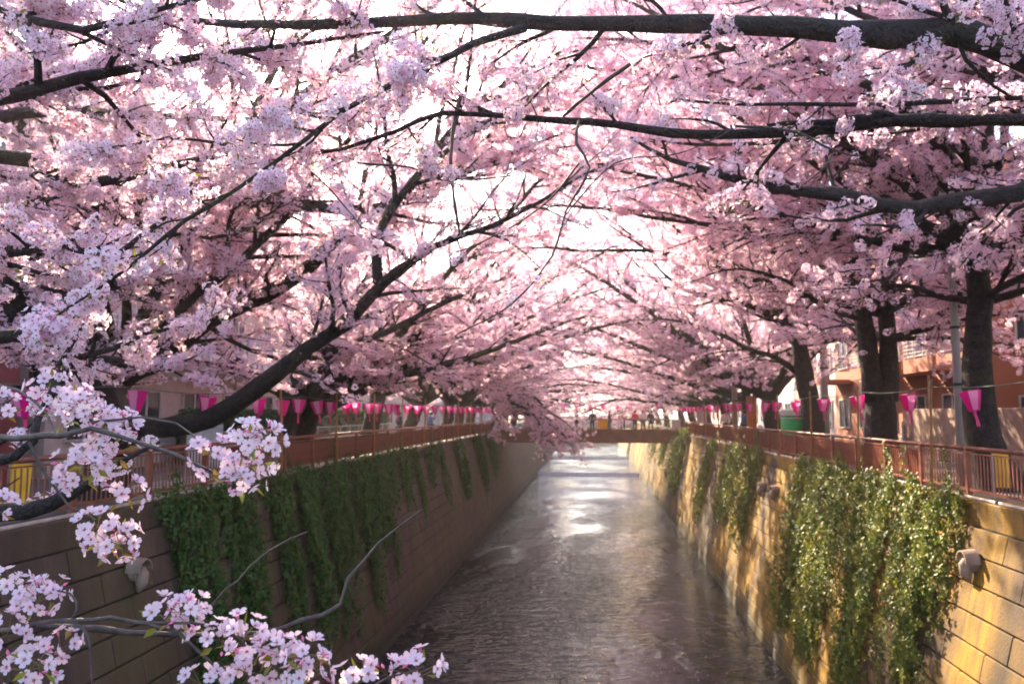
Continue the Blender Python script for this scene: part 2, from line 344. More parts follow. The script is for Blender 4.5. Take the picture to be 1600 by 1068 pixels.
# ------------------------------------------------------------------ blossom bouquets and leaves (sources, shared meshes)
def flower(mb, c, nrm, r, detail, spin, rg, cup=.25):
    nrm = nrm.normalized(); u = nrm.orthogonal().normalized(); v = nrm.cross(u)
    pm = 0
    for k in range(5):
        a = spin + k * 2 * math.pi / 5 + rg.uniform(-.07, .07); d = u * math.cos(a) + v * math.sin(a); s = nrm.cross(d); rr = r * rg.uniform(.9, 1.08); lift = nrm * rr * (cup + rg.uniform(-.12, .15))
        if detail:
            p0 = c + d * rr * .08; n = len(mb.v); w_ = rr * .40
            pts = [p0, c + d * rr * .42 - s * w_ * .85 + lift * .45, c + d * rr * .80 - s * w_ * .95 + lift * 1.0, c + d * rr * 1.0 - s * w_ * .38 + lift * 1.1,
                   c + d * rr * .90 + lift * .95, c + d * rr * 1.0 + s * w_ * .38 + lift * 1.1, c + d * rr * .80 + s * w_ * .95 + lift * 1.0, c + d * rr * .42 + s * w_ * .85 + lift * .45, c + d * rr * .55 + lift * .32]
            mb.v += [tuple(p) for p in pts]
            for f in ((0, 1, 8), (1, 2, 8), (2, 3, 8), (3, 4, 8), (4, 5, 8), (5, 6, 8), (6, 7, 8), (7, 0, 8)): mb.f.append(tuple(n + i for i in f)); mb.m.append(pm)
        else:
            w_ = rr * .46; mb.quad(c + d * rr * .05, c + d * rr * .68 - s * w_ + lift * .7, c + d * rr * 1.0 + lift, c + d * rr * .68 + s * w_ + lift * .7, pm)
    e = r * (.20 if detail else .24); cc = c + nrm * r * (.07 if detail else .12); n = len(mb.v)
    mb.v.append(tuple(cc + nrm * e * .3)); 
    for k in range(5):
        a = spin + .6 + k * 2 * math.pi / 5; mb.v.append(tuple(cc + (u * math.cos(a) + v * math.sin(a)) * e))
    for k in range(5): mb.f.append((n, n + 1 + k, n + 1 + (k + 1) % 5)); mb.m.append(1)
    if detail:
        for k in range(12):
            a = rg.uniform(0, 6.28); t = cc + (u * math.cos(a) + v * math.sin(a)) * r * rg.uniform(.16, .34) + nrm * r * rg.uniform(.22, .36)
            q = u * r * .012; mb.quad(cc - q, cc + q, t + q, t - q, 1)
            z = r * .035; mb.quad(t - u * z, t - v * z, t + u * z, t + v * z, 2)
def leafquad(mb, c, d, nrm, L_, W_, mi):
    s = nrm.cross(d).normalized(); n = len(mb.v)
    mb.v += [tuple(c), tuple(c + d * L_ * .45 - s * W_ + nrm * W_ * .5), tuple(c + d * L_ + nrm * W_ * .1), tuple(c + d * L_ * .45 + s * W_ + nrm * W_ * .5), tuple(c + d * L_ * .5)]
    for f in ((0, 1, 4), (1, 2, 4), (2, 3, 4), (3, 0, 4)): mb.f.append(tuple(n + i for i in f)); mb.m.append(mi)
def rvec(rg):
    z = rg.uniform(-1, 1); a = rg.uniform(0, 2 * math.pi); q = math.sqrt(1 - z * z); return Vector((q * math.cos(a), q * math.sin(a), z))
def bouquet(name, nfl, rad, fr, detail, seed, leaves=0, full=True, pm='petal'):
    rg = random.Random(seed); mb = MB(); ga = math.pi * (3 - math.sqrt(5))
    for i in range(nfl):
        z = 1 - (i + .5) / nfl * (2.0 if full else 1.35); a = ga * i + rg.uniform(-.3, .3); q = math.sqrt(max(0, 1 - z * z)); d = (Vector((q * math.cos(a), q * math.sin(a), z)) + rvec(rg) * .22).normalized()
        c = d * rad * rg.uniform(.80, 1.12); flower(mb, c, (d + rvec(rg) * .35), fr * rg.uniform(.88, 1.1), detail, rg.uniform(0, 6), rg, rg.uniform(.1, .4))
        if detail:
            b = rvec(rg) * rad * .1; s = d.orthogonal().normalized() * .0007; mb.quad(b - s, b + s, c + s - d * .003, c - s - d * .003, 3)
            k = d.orthogonal().normalized(); l = d.cross(k)
            for t in range(3):
                aa = t * 2.1; aa2 = aa + 2.1
                mb.quad(c - d * fr * .38, c - d * fr * .38, c + (k * math.cos(aa) + l * math.sin(aa)) * fr * .14, c + (k * math.cos(aa2) + l * math.sin(aa2)) * fr * .14, 3)
    for i in range(3 if detail else 0):
        d = rvec(rg); c = d * rad * rg.uniform(.7, 1.05); u = d.orthogonal().normalized() * .004; v = d.cross(u)
        n = len(mb.v); mb.v += [tuple(c - d * .009), tuple(c + u), tuple(c + v), tuple(c - u), tuple(c - v), tuple(c + d * .010)]
        for f in ((0, 2, 1), (0, 3, 2), (0, 4, 3), (0, 1, 4), (5, 1, 2), (5, 2, 3), (5, 3, 4), (5, 4, 1)): mb.f.append(tuple(n + q for q in f)); mb.m.append(5)
        s_ = u * .18; mb.quad(Vector((0, 0, 0)) - s_, s_, c + s_, c - s_, 3)
    for i in range(leaves):
        d = rvec(rg); leafquad(mb, d * rad * .5, d, d.orthogonal().normalized(), rad * rg.uniform(.6, 1.0), rad * .16, 4)
    me = mb.mesh(name, [M[pm], M['eye'], M['stamen'], M['ped'], M['young'], M['bud']]); return bpy.data.objects.new(name, me)
near_src = [bouquet('bouquet_near', n, .047, .0185, True, 11 + i, lv, fu, 'petal2') for i, (n, lv, fu) in enumerate([(16, 0, True), (13, 3, True), (18, 0, True), (10, 2, False), (7, 3, False)])]
mid_src = [bouquet('bouquet_mid', n, .052, .020, False, 31 + i, lv, True) for i, (n, lv) in enumerate([(16, 0), (13, 0), (19, 0), (11, 2)])]
far_src = [bouquet('bouquet_far', n, .085, .026, False, 51 + i, lv, True) for i, (n, lv) in enumerate([(17, 0), (14, 1), (21, 0)])]

def ivy_clump(seed, m='ivy'):
    rg = random.Random(seed); mb = MB()
    for i in range(7):
        c = Vector((rg.uniform(-.09, .09), rg.uniform(-.035, .05), rg.uniform(-.09, .09))); nrm = Vector((rg.uniform(-.5, .5), 1, rg.uniform(-.1, .9))).normalized()
        d = (Vector((rg.uniform(-.8, .8), 0, -1))); d = (d - nrm * d.dot(nrm)).normalized(); s = nrm.cross(d); L_ = rg.uniform(.055, .09); W_ = L_ * .5; n = len(mb.v)
        mb.v += [tuple(c), tuple(c - s * W_ + d * L_ * .15 + nrm * .008), tuple(c - s * W_ * .6 + d * L_ * .55), tuple(c + d * L_ - nrm * .008), tuple(c + s * W_ * .6 + d * L_ * .55), tuple(c + s * W_ + d * L_ * .15 + nrm * .008)]
        mb.f += [(n, n + 1, n + 2, n + 3), (n, n + 3, n + 4, n + 5)]; mb.m += [0, 0]
    return bpy.data.objects.new('ivy_clump', mb.mesh('ivy_clump', [M[m]]))
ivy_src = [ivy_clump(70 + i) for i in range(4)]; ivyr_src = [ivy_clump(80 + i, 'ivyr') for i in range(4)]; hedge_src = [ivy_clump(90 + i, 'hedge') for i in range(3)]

# ------------------------------------------------------------------ setting: ground, water
def slab(name, x0, x1, y0, y1, z0, z1, m, **kw): return MB().bx(x0, x1, y0, y1, z0, z1).build(name, m, kind='structure', **kw)
YE = 175.0
slab('ground_left', -900, XL - .35, -60, YE, -7, GZ - .05, M['earth']); slab('ground_right', XR + .35, 900, -60, YE, -7, GZ - .05, M['earth']); slab('ground_far', -900, 900, YE, 1800, -7, GZ - .05, M['earth'])
slab('road_left', -13.0, -9.6, -40, YE, -.05, GZ + .0, M['asphalt']); slab('road_right', 9.3, 12.4, -40, YE, -.05, GZ + .0, M['asphalt'])
slab('pavement_left', -9.6, XL - .35, -40, YE, -.05, GZ + .10, M['pave']); slab('pavement_right', XR + .35, 9.3, -40, YE, -.05, GZ + .10, M['pave'])
slab('riverbed', XL, XR, -60, YE, -7, -6.6, M['earth'])
wat = MB(); WY = 91.0
wat.quad((-7.2, -60, WZ), (6.5, -60, WZ), (6.5, WY, WZ), (-7.2, WY, WZ)); wat.quad((-7.2, WY + .25, WZ + .32), (6.5, WY + .25, WZ + .32), (6.5, 118, WZ + .32), (-7.2, 118, WZ + .32)); wat.quad((-7.2, 118.3, WZ + .62), (6.5, 118.3, WZ + .62), (6.5, YE, WZ + .62), (-7.2, YE, WZ + .62))
wat.build('water', M['water'], kind='structure')
for y, z in ((WY, WZ), (118, WZ + .32)):
    mb = MB(); n = 60; rg = random.Random(int(y))
    for i in range(n):
        x0 = -6.3 + i * 12.2 / n; x1 = x0 + 12.2 / n; h = .30 if y < 100 else .30
        mb.quad((x0, y - .04 - rg.random() * .10, z - .1), (x1, y - .04 - rg.random() * .10, z - .1), (x1, y + .27, z + h + .012), (x0, y + .27, z + h + .012))
    mb.build('weir', M['foam'], kind='structure')

n = 2600; py_ = 14 + 62 * nrg.random(n) ** 1.2; px_ = nrg.normal(-.2, 2.2, n) + .9 * np.sin(py_ * .35); k_ = np.abs(px_ + .3) < 5.2; px_, py_ = px_[k_], py_[k_]
a_ = nrg.uniform(0, 6.28, len(px_)); sz = nrg.uniform(.010, .019, len(px_)); V = []
for da in (0, 1.3, 3.14, 4.8): V.append(np.stack([px_ + np.cos(a_ + da) * sz, py_ + np.sin(a_ + da) * sz, np.full(len(px_), WZ + .005)], 1))
V = np.stack(V, 1).reshape(-1, 3); Q = np.arange(len(V)).reshape(-1, 4)
o = link('fallen_petals', np_mesh('fallen_petals', V, Q, M['petal2']), kind='stuff', label='pale fallen petals drifting on the dark river water', cat='petals')

# ------------------------------------------------------------------ retaining walls, block by block
def wall(side):
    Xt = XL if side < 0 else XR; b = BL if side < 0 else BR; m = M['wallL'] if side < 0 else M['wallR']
    root = empty('retaining_wall', (Xt, 6, WZ), label='shaded brown concrete block embankment wall on the left side of the canal' if side < 0 else 'sunlit ochre stained concrete block embankment wall on the right side of the canal', cat='retaining wall')
    th = math.atan(b); CH = .455; BW = 1.32; zt = -.32
    def X(z): return Xt - side * b * (0 - z)      # face x (towards canal as z falls)
    # backing
    mb = MB(); y0, y1 = 3, YE
    for (ya, yb) in ((y0, y1),):
        A = [(X(-6.6) + side * .035, -6.6), (X(zt) + side * .035, zt), (Xt + side * .5, zt), (Xt + side * .5, -6.6)]
        n = len(mb.v)
        for y in (ya, yb):
            for x, z in A: mb.v.append((x, y, z))
        for i in range(4): j = (i + 1) % 4; mb.f.append((n + i, n + j, n + 4 + j, n + 4 + i)); mb.m.append(0)
    mb.build('backing', M['joint'], root)
    # blocks: shared meshes
    metas = []
    for v in range(3):
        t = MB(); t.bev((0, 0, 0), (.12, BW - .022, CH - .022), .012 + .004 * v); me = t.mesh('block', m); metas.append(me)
    rest = MB(); k = 0; rg = random.Random(5 + side)
    L_slope = math.sqrt(1 + b * b)
    ncol = int((YE - 4) / BW); cand = []
    for r in range(12):
        zc = zt - (r + .5) * CH / L_slope
        for c in range(ncol):
            yc = 4 + (c + .5) * BW + (.5 * BW if r % 2 else 0); cand.append((yc, r, zc))
    cand.sort()
    for i, (yc, r, zc) in enumerate(cand):
        jit = rg.uniform(-.006, .006); x = X(zc) + side * (.06 - .035 + jit)
        if i < 300:
            o = link('block', metas[i % 3], root, (x - Xt, yc - 6, zc - WZ)); o.rotation_euler = (rg.uniform(-.002, .002), -side * -th * 1.0 if side < 0 else th, 0)
            o.rotation_euler[1] = th if side > 0 else -th
        elif yc < YE:
            hz = (CH - .022) / 2 / L_slope; hy = (BW - .022) / 2; n = len(rest.v)
            for z in (zc - hz, zc + hz):
                xf = X(z) - side * .0 + side * jit
                for (xx, yy) in ((xf, yc - hy), (xf, yc + hy), (xf + side * .1, yc + hy), (xf + side * .1, yc - hy)): rest.v.append((xx, yy, z))
            for f in ((0, 1, 5, 4), (1, 2, 6, 5), (3, 0, 4, 7), (4, 5, 6, 7), (0, 3, 2, 1)): rest.f.append(tuple(n + q for q in f)); rest.m.append(0)
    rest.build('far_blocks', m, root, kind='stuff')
    # coping beam in segments
    y = 4.0
    while y < YE:
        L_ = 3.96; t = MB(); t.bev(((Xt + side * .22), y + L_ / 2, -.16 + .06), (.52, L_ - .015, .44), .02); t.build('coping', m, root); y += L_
    # pale conduit pipe clipped along the coping
    t = MB(); zz = .145; xx = Xt + side * .03; yy = 4; pts = [(xx, q, zz) for q in np.arange(4, 62, 1.5)]; t.tube(pts, .032, 8)
    t.build('conduit', M['pipe'], root, smooth=True)
    t = MB()
    for q in np.arange(5, 60, 2.2): t.box((xx, q, zz - .005), (.09, .05, .08))
    t.build('conduit_clip', M['dark'], root)
    # drain outlets
    for (px, py) in (((203, 893),) if side < 0 else ((1528, 880), (1217, 768), (1196, 762))):
        # find point on the battered face: iterate
        X0 = Xt
        for _ in range(12): p = atx(px, py, X0); X0 = X(p.z)
        t = MB(); s = -side
        t.tube([(p.x - s * .12, p.y, p.z), (p.x + s * .16, p.y, p.z - .02)], [.13, .13], 14); t.tube([(p.x - s * .1, p.y, p.z), (p.x + s * .155, p.y, p.z - .02)], [.095, .095], 14, 1)
        o = t.build('drain_pipe', [M['drain'], M['dark']], root, smooth=False)
        t = MB(); n = 10
        for i in range(n):
            a0 = math.pi * (i / n); a1 = math.pi * ((i + 1) / n)
            f = lambda a, q, k: (p.x + s * (.05 + q), p.y + math.cos(a) * k, p.z + .02 + math.sin(a) * k)
            t.quad(f(a0, 0, .20), f(a1, 0, .20), f(a1, .22, .17), f(a0, .22, .17)); t.quad(f(a0, 0, .22), f(a1, 0, .22), f(a1, .22, .19), f(a0, .22, .19)); t.quad(f(a0, .22, .17), f(a1, .22, .17), f(a1, .22, .19), f(a0, .22, .19))
        t.build('drain_hood', M['drain'], root)
        # flap hanging under the pipe
        t = MB(); t.tube([(p.x + s * .19, p.y, p.z + .08), (p.x + s * .21, p.y, p.z - .02), (p.x + s * .20, p.y, p.z - .16), (p.x + s * .15, p.y, p.z - .30)], [.05, .10, .10, .03], 8)
        t.build('drain_flap', M['drain'], root, smooth=True)
    return root
wall(-1); wall(1)

# ------------------------------------------------------------------ railings
def railing(side):
    Xt = (XL if side < 0 else XR) + side * .12; HT = .98; z0 = .12
    ys = [y for y in np.arange(5.0, 59.9, 2.0)]
    root = empty('railing', (Xt, 5, z0), label='rusty brown bar railing along the top of the left embankment' if side < 0 else 'rusty brown bar railing along the top of the sunny right embankment', cat='railing')
    t = MB(); t.tube([(0, 0, 0), (0, 54, 0)], .042, 10); o = t.build('top_rail', M['rail'], root, smooth=True, local=True, loc=(0, 0, HT - z0 + .0))
    t = MB(); t.bx(-.022, .022, 0, 54, -.02, .02); t.build('bottom_rail', M['rail'], root, local=True, loc=(0, 0, .14))
    t = MB(); t.bx(-.012, .012, 0, 54, -.012, .012); t.build('upper_rail', M['rail'], root, local=True, loc=(0, 0, HT - z0 - .09))
    t = MB(); t.bev((0, 0, .44), (.085, .07, .88), .008); t.box((0, 0, .01), (.15, .14, .02)); me = t.mesh('post', M['rail'])
    for y in ys: link('post', me, root, (0, y - 5, 0))
    t = MB(); t.box((0, 0, .37), (.020, .022, .46)); me = t.mesh('baluster', M['rail']); n = 0; rest = MB()
    tall = MB(); tall.box((0, 0, .45), (.018, .020, .60)); me2 = tall.mesh('baluster', M['rail'])
    for a in ys[:-1]:
        for q in range(1, 17):
            y = a + q * 2.0 / 17
            if n < 300 and y < 26: link('baluster', me2, root, (0, y - 5, 0)); n += 1
            else: rest.box((0, y - 5, .45), (.018, .020, .60))
    rest.build('far_balusters', M['rail'], root, local=True, kind='stuff')
    # bolted sheet panels fixed behind the far bars
    pm = MB(); pm.box((0, 0, .43), (.006, 1.88, .56)); me = pm.mesh('sheet_panel', M['rail'])
    for a in ys[:-1]:
        if a >= (17 if side > 0 else 19): link('sheet_panel', me, root, (side * .022, a - 5 + 1.0, 0))
railing(-1); railing(1)

# ------------------------------------------------------------------ ivy curtains
IVC = {}
def ivy(side, ya, yb, length, label, seed, dens=1.0, sunny=False, ragged=.35, bulge=.16, top=.0, taper=0):
    Xt = XL if side < 0 else XR; b = BL if side < 0 else BR; rg = random.Random(seed)
    root = empty('ivy_curtain', (Xt, (ya + yb) / 2, 0), label=label, cat='ivy', group='ivy curtains hanging down the embankment walls')
    P = []; Rt = []; S = []; stems = []
    n = int((yb - ya) / .095 * dens) + 1
    phase = [rg.uniform(0, 6) for _ in range(4)]; tongues = []; q = ya + .1
    while q < yb:
        w_ = rg.uniform(.55, 1.1) * (1.25 if sunny and length > 5 else 1); tongues.append((min(q + w_, yb - .2), w_, rg.uniform(1 - ragged * .7, 1.0))); q += 2 * w_ + (rg.uniform(.35, .7) if sunny and length > 5 else rg.uniform(.2, .6))
    def lobe(y):      # the lower outline and thickness: several broad tongues
        u = (y - ya) / (yb - ya); v = math.sin(y * 2.6 + phase[0]) * .5 + math.sin(y * 5.9 + phase[1]) * .35 + math.sin(y * 11.3 + phase[2]) * .15
        edge = min(1, 6 * u + .25, 6 * (1 - u) + .25); return v, edge
    for i in range(n):
        y = ya + (yb - ya) * (i + rg.random()) / n; v, e = lobe(y)
        L_ = length * (1 - ragged * 1.1 * (.5 - .5 * v) ** 1.3 - ragged * .4 * rg.random()) * (.6 + .4 * e)
        tc = min(tongues, key=lambda q: abs(q[0] - y)); dd_ = abs(y - tc[0]) / tc[1]
        L_ *= tc[2]
        if dd_ > 1: L_ *= (.34 + .3 * rg.random() if length > 5.2 else .08 + .24 * rg.random() ** 2); thick_k = .6 if length > 5.2 else .45
        else: thick_k = 1.0; L_ *= 1 - .45 * dd_ ** 3 * rg.random()
        if taper: L_ *= 1 - taper * max(0, (1 - (y - ya) / (yb - ya)) - .45) * 1.5
        z = .12 + rg.uniform(-.12, .22) + top; yy = y; drift = rg.uniform(-.05, .05)
        thick = thick_k * bulge * (.15 + 1.25 * ((v + 1) / 2) ** 1.5 + .25 * rg.random()) * (.4 + .6 * e); path = []
        while z > .12 - L_ and z > WZ + .05:
            zz = z; xf = Xt - side * b * max(0, -zz); off = thick * min(1, max(.15, (L_ + zz) / 1.2)) if zz < 0 else thick * .7
            P.append((xf - side * (.05 + off * rg.uniform(.35, 1.25)), yy + rg.uniform(-.07, .07), zz)); S.append(rg.uniform(.62, 1.15))
            Rt.append((rg.uniform(-.5, .3), rg.uniform(-.5, .5), (math.pi / 2 if side > 0 else -math.pi / 2) + rg.uniform(-.7, .7)))
            if len(path) < 40: path.append((xf - side * .03, yy, zz))
            z -= rg.uniform(.065, .12); yy += (tc[0] - yy) * .012 * (dd_ < 1) + drift * .3 + rg.uniform(-.03, .03)
        if i % 5 == 0 and len(path) > 3:
            path = path[::3]
            if len(path) > 1: stems.append((path, [.008] * len(path)))
    # shoots climbing the railing
    for k in range(int((yb - ya) / 1.6) + 1):
        y = ya + rg.random() * (yb - ya)
        for q in range(rg.randint(5, 12)):
            z = .15 + q * .075; P.append((Xt + side * .10 + rg.uniform(-.06, .03), y + rg.uniform(-.09, .09), z)); S.append(rg.uniform(.6, .95)); Rt.append((0, rg.uniform(-.5, .5), (math.pi / 2 if side > 0 else -math.pi / 2) + rg.uniform(-.7, .7)))
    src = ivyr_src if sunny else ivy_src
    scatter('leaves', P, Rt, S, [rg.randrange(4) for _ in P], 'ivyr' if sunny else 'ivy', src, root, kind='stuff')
    global IVC; IVC.setdefault('ivyr' if sunny else 'ivy', (src, root, P[20::50]))
    V, Q = tubes(stems, 4); o = link('stems', np_mesh('stems', V - np.array(origin_of(root)), Q, M['ivystem']), root, kind='stuff')
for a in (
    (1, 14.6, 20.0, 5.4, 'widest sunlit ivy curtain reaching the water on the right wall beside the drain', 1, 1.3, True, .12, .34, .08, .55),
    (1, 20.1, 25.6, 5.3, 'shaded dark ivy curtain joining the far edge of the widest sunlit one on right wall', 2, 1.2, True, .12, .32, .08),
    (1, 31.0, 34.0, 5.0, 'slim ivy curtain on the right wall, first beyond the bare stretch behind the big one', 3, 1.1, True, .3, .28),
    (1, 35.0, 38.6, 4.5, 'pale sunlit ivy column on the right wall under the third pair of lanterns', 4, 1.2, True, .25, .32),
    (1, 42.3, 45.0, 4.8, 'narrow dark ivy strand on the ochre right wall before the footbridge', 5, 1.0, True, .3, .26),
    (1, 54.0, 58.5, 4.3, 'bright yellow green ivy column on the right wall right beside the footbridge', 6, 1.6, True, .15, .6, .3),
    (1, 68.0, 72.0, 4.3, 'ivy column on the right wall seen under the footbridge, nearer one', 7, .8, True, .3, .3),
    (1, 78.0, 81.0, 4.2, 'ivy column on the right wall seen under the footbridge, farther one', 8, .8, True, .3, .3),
    (-1, 12.9, 16.6, 5.15, 'nearest dark ivy curtain on the left wall, beside the bare concrete blocks', 11, 1.2, False, .40, .26),
    (-1, 17.2, 21.4, 5.2, 'dark ivy curtain on the left wall just past the narrow concrete gap', 12, 1.2, False, .30, .28),
    (-1, 21.6, 27.0, 5.0, 'broad ivy curtain with yellowish top on the left wall, middle of the long run', 13, 1.2, False, .40, .26),
    (-1, 27.4, 33.0, 4.3, 'ragged thinning ivy curtain on the left wall ending in hanging tongues', 14, 1.05, False, .55, .18),
    (-1, 34.0, 38.6, 3.8, 'sparse ivy curtain of separate strands on the left wall', 15, .7, False, .55, .2),
    (-1, 41.8, 44.2, 3.8, 'narrow straight ivy strand on left wall, first of three before the footbridge', 16, .9, False, .2, .2),
    (-1, 48.6, 52.2, 4.0, 'yellow topped ivy strand on left wall, second of three before the footbridge', 17, .8, False, .25, .22),
    (-1, 54.6, 58.4, 3.7, 'last ivy strand on the left wall, touching the footbridge', 18, .8, False, .3, .25),
): ivy(*a)

# ------------------------------------------------------------------ footbridge
BY0, BY1 = 60.0, 65.0
br = empty('footbridge', (-.45, BY0, GZ), label='brown steel girder footbridge crossing the canal with people on it', cat='bridge')
MB().bx(XL - .4, XR + .4, BY0, BY0 + .35, -.56, .30).build('girder', M['brown_girder'], br); MB().bx(XL - .4, XR + .4, BY1 - .35, BY1, -.56, .30).build('girder', M['brown_girder'], br)
MB().bx(XL - .4, XR + .4, BY0 + .35, BY1 - .35, -.25, .14).build('deck', M['deck'], br)
MB().bx(XL - .4, XR + .4, BY0 - .06, BY0 + .0, .22, .34).build('flange', M['brown_girder'], br); MB().bx(XL - .4, XR + .4, BY0 - .06, BY0 - .002, -.60, -.50).build('flange', M['brown_girder'], br)
for x in (XR - .35, XL + .35):
    MB().bev((x, BY0 + .2, .72), (.62, .5, .80), .03).build('pillar', M['cream'], br)
for yy in (BY0 + .2, BY1 - .2):
    MB().tube([(XL + .66, yy, 1.12), (XR - .66, yy, 1.12)], .035, 8).build('handrail', M['rail'], br, smooth=True)
    MB().bx(XL + .66, XR - .66, yy - .02, yy + .02, .38, .42).build('lower_rail', M['rail'], br)
    t = MB(); t.box((0, 0, .37), (.02, .02, .74)); me = t.mesh('bar', M['rail'])
    for x in np.arange(XL + .9, XR - .7, .165): link('bar', me, br, (x + .45, yy - BY0, .38))
# second, distant bridge
b2 = empty('road_bridge', (0, 128, 0), label='distant grey bridge closing the canal beyond the brown footbridge', cat='bridge')
MB().bx(XL - .4, XR + .4, 128, 134, -.75, .25).build('girder', M['grey'], b2); MB().bx(XL - .4, XR + .4, 128, 128.15, .25, 1.1).build('parapet', M['cream'], b2)

# ------------------------------------------------------------------ cherry trees
class Tree:
    def __init__(s, name_label, base, seed, lod, side, group=None):
        s.label = name_label; s.base = Vector(base); s.rg = random.Random(seed); s.lod = lod; s.side = side
        s.trunk = []; s.limbs = []; s.twigs = []; s.cl = []; s.csize = []
    def wander(s, p, d, L_, n, wob, up):
        g = s.rg.gauss; pts = [p]; d = d.normalized(); st = L_ / n
        for i in range(n):
            d = d + Vector((g(0, wob), g(0, wob), g(0, wob * .8) + (up(i / n) if callable(up) else up))); d.normalize(); p = p + d * st; pts.append(p)
        return pts
    def resample(s, pts, rad, step):
        out = []; ro = []
        for i in range(len(pts) - 1):
            k = max(1, int((pts[i + 1] - pts[i]).length / step))
            for j in range(k): f = j / k; out.append(pts[i].lerp(pts[i + 1], f)); ro.append(rad[i] * (1 - f) + rad[i + 1] * f)
        out.append(pts[-1]); ro.append(rad[-1]); return out, ro
    def smooth_path(s, pts, rad, wob=.0, step=.35):
        P = [Vector(p) for p in pts]; out = []; ro = []
        if len(rad) != len(P): rad = list(np.interp(np.linspace(0, 1, len(P)), np.linspace(0, 1, len(rad)), rad))
        for i in range(len(P) - 1):
            p0 = P[max(0, i - 1)]; p1 = P[i]; p2 = P[i + 1]; p3 = P[min(len(P) - 1, i + 2)]; k = max(2, int((p2 - p1).length / step))
            for j in range(k):
                t = j / k; q = .5 * ((2 * p1) + (p2 - p0) * t + (2 * p0 - 5 * p1 + 4 * p2 - p3) * t * t + (3 * p1 - p0 - 3 * p2 + p3) * t ** 3)
                if wob and (i or j): q = q + rvec(s.rg) * wob
                out.append(q); ro.append(rad[i] * (1 - t) + rad[i + 1] * t)
        out.append(P[-1]); ro.append(rad[-1])
        return out, ro
    def children(s, pts, rad, spacing, L0, level, t0=.15, ang=(30, 62), rr=.55, flat=.6, maxL=None, up=.02, dens=1.0):
        """side branches along a path; flat: 0 free - 1 horizontal spread"""
        rg = s.rg; cum = [0.0]
        for a, b in zip(pts, pts[1:]): cum.append(cum[-1] + (b - a).length)
        T = cum[-1]; d = T * t0 + rg.random() * spacing; sgn = rg.choice((-1, 1)); i = 0
        while d < T * .995:
            while i < len(cum) - 2 and cum[i + 1] < d: i += 1
            f = (d - cum[i]) / max(1e-6, cum[i + 1] - cum[i]); p = pts[i].lerp(pts[i + 1], f); r = rad[i] * (1 - f) + rad[i + 1] * f
            tan = (pts[i + 1] - pts[i]).normalized(); hs = tan.cross(Vector((0, 0, 1)))
            if hs.length < .2: hs = Vector((rg.uniform(-1, 1), rg.uniform(-1, 1), 0))
            hs.normalize(); perp = rvec(rg); perp = (perp - tan * perp.dot(tan)); perp = (perp.normalized() * (1 - flat) + hs * sgn * flat).normalized(); sgn = -sgn
            a = R(rg.uniform(*ang)); dd = tan * math.cos(a) + perp * math.sin(a); u = d / T
            L_ = L0 * rg.uniform(.55, 1.15) * (1.05 - .6 * u)
            s.branch(p, dd, L_, max((.0028, .0046, .009)[s.lod], min(r * rr, .015 * L_ + .004) * (1.25 if level == 1 else 1)), level, up, dens)
            d += spacing * rg.uniform(.6, 1.4)
    def branch(s, p, d, L_, r, level, up, dens):
        lod = s.lod; n = (5, 5, 4, 3)[min(level, 3)] if lod else (7, 6, 5, 4)[min(level, 3)]
        pts = s.wander(p, d, L_, n, .16, up); rad = [r * (1 - .75 * i / n) for i in range(n + 1)]
        s.twigs.append((pts, rad))
        if level <= 1: s.children(pts, rad, (.20, .25, .38)[lod], L_ * .48, level + 1, .12, dens=dens, up=up)
        elif level == 2 and lod == 0: s.children(pts, rad, .2, L_ * .45, 3, .2, dens=dens, up=up)
        s.bloom(pts, level, dens)
    def bloom(s, pts, level, dens=1.0):
        rg = s.rg; sp = (.07, .10, .17)[s.lod] / max(.05, dens); cs = (1.0, 1.15, 1.0)[s.lod]; off = (.035, .06, .11)[s.lod]; t0 = .45 if level <= 1 else .2
        m = len(pts) - 1
        for i in range(m):
            if i / m < t0 - 1 / m: continue
            a, b = pts[i], pts[i + 1]; L_ = (b - a).length; k = L_ / sp; k = int(k) + (rg.random() < k - int(k))
            for _ in range(k):
                q = a.lerp(b, rg.random()) + rvec(rg) * off * rg.uniform(.4, 1.3)
                s.cl.append(q); s.csize.append(cs * rg.uniform(.72, 1.2))
    def limb(s, pts, rad, traced=True, wob=.012, L0=1.9, spacing=.5, dens=1.0, t0=.12, flat=.6, up=.02, part='limb', lvl=1):
        P, Rr = s.smooth_path(pts, rad, wob, .3)
        Rr = [r * (1 + s.rg.uniform(-.07, .07) + (.22 if s.rg.random() < .07 else 0)) for r in Rr]
        s.limbs.append((part, P, Rr)); s.children(P, Rr, spacing * (.75, .75, .8)[s.lod], L0 * (1.2, 1.3, 1.3)[s.lod], lvl, t0, flat=flat, dens=dens, up=up)
        if Rr[-1] < .03: s.bloom(P[-4:], 2, dens)
        return P, Rr
    def autolimb(s, p, d, L_, r, upf, L0=2.0, spacing=.5, dens=1.0):
        n = 8; pts = s.wander(p, d, L_, n, .10, upf); rad = [max(.012, r * (1 - .88 * (i / n) ** .8)) for i in range(n + 1)]
        s.limb(pts, rad, wob=.02, L0=L0, spacing=spacing, dens=dens)
        return pts, rad
    def finish(s, cullbox=None):
        root = empty('cherry_tree', s.base, label=s.label, cat='cherry tree', group='cherry trees in blossom lining the canal')
        o = np.array(s.base)
        for P, Rr in s.trunk:
            mb = MB(); mb.tube(P, Rr, 14); 
            rg = s.rg; c = [Vector(v) for v in mb.v]
            mb.v = [tuple(v + rvec(rg) * .012) for v in c]
            mb.build('trunk', M['bark'], root, smooth=True)
        for part, P, Rr in s.limbs:
            V, Q = tubes([(P, Rr)], 10 if s.lod == 0 else 7); link(part, np_mesh(part, V - o, Q, M['twigbark'] if part == 'spray_branch' else M['bark'], True), root)
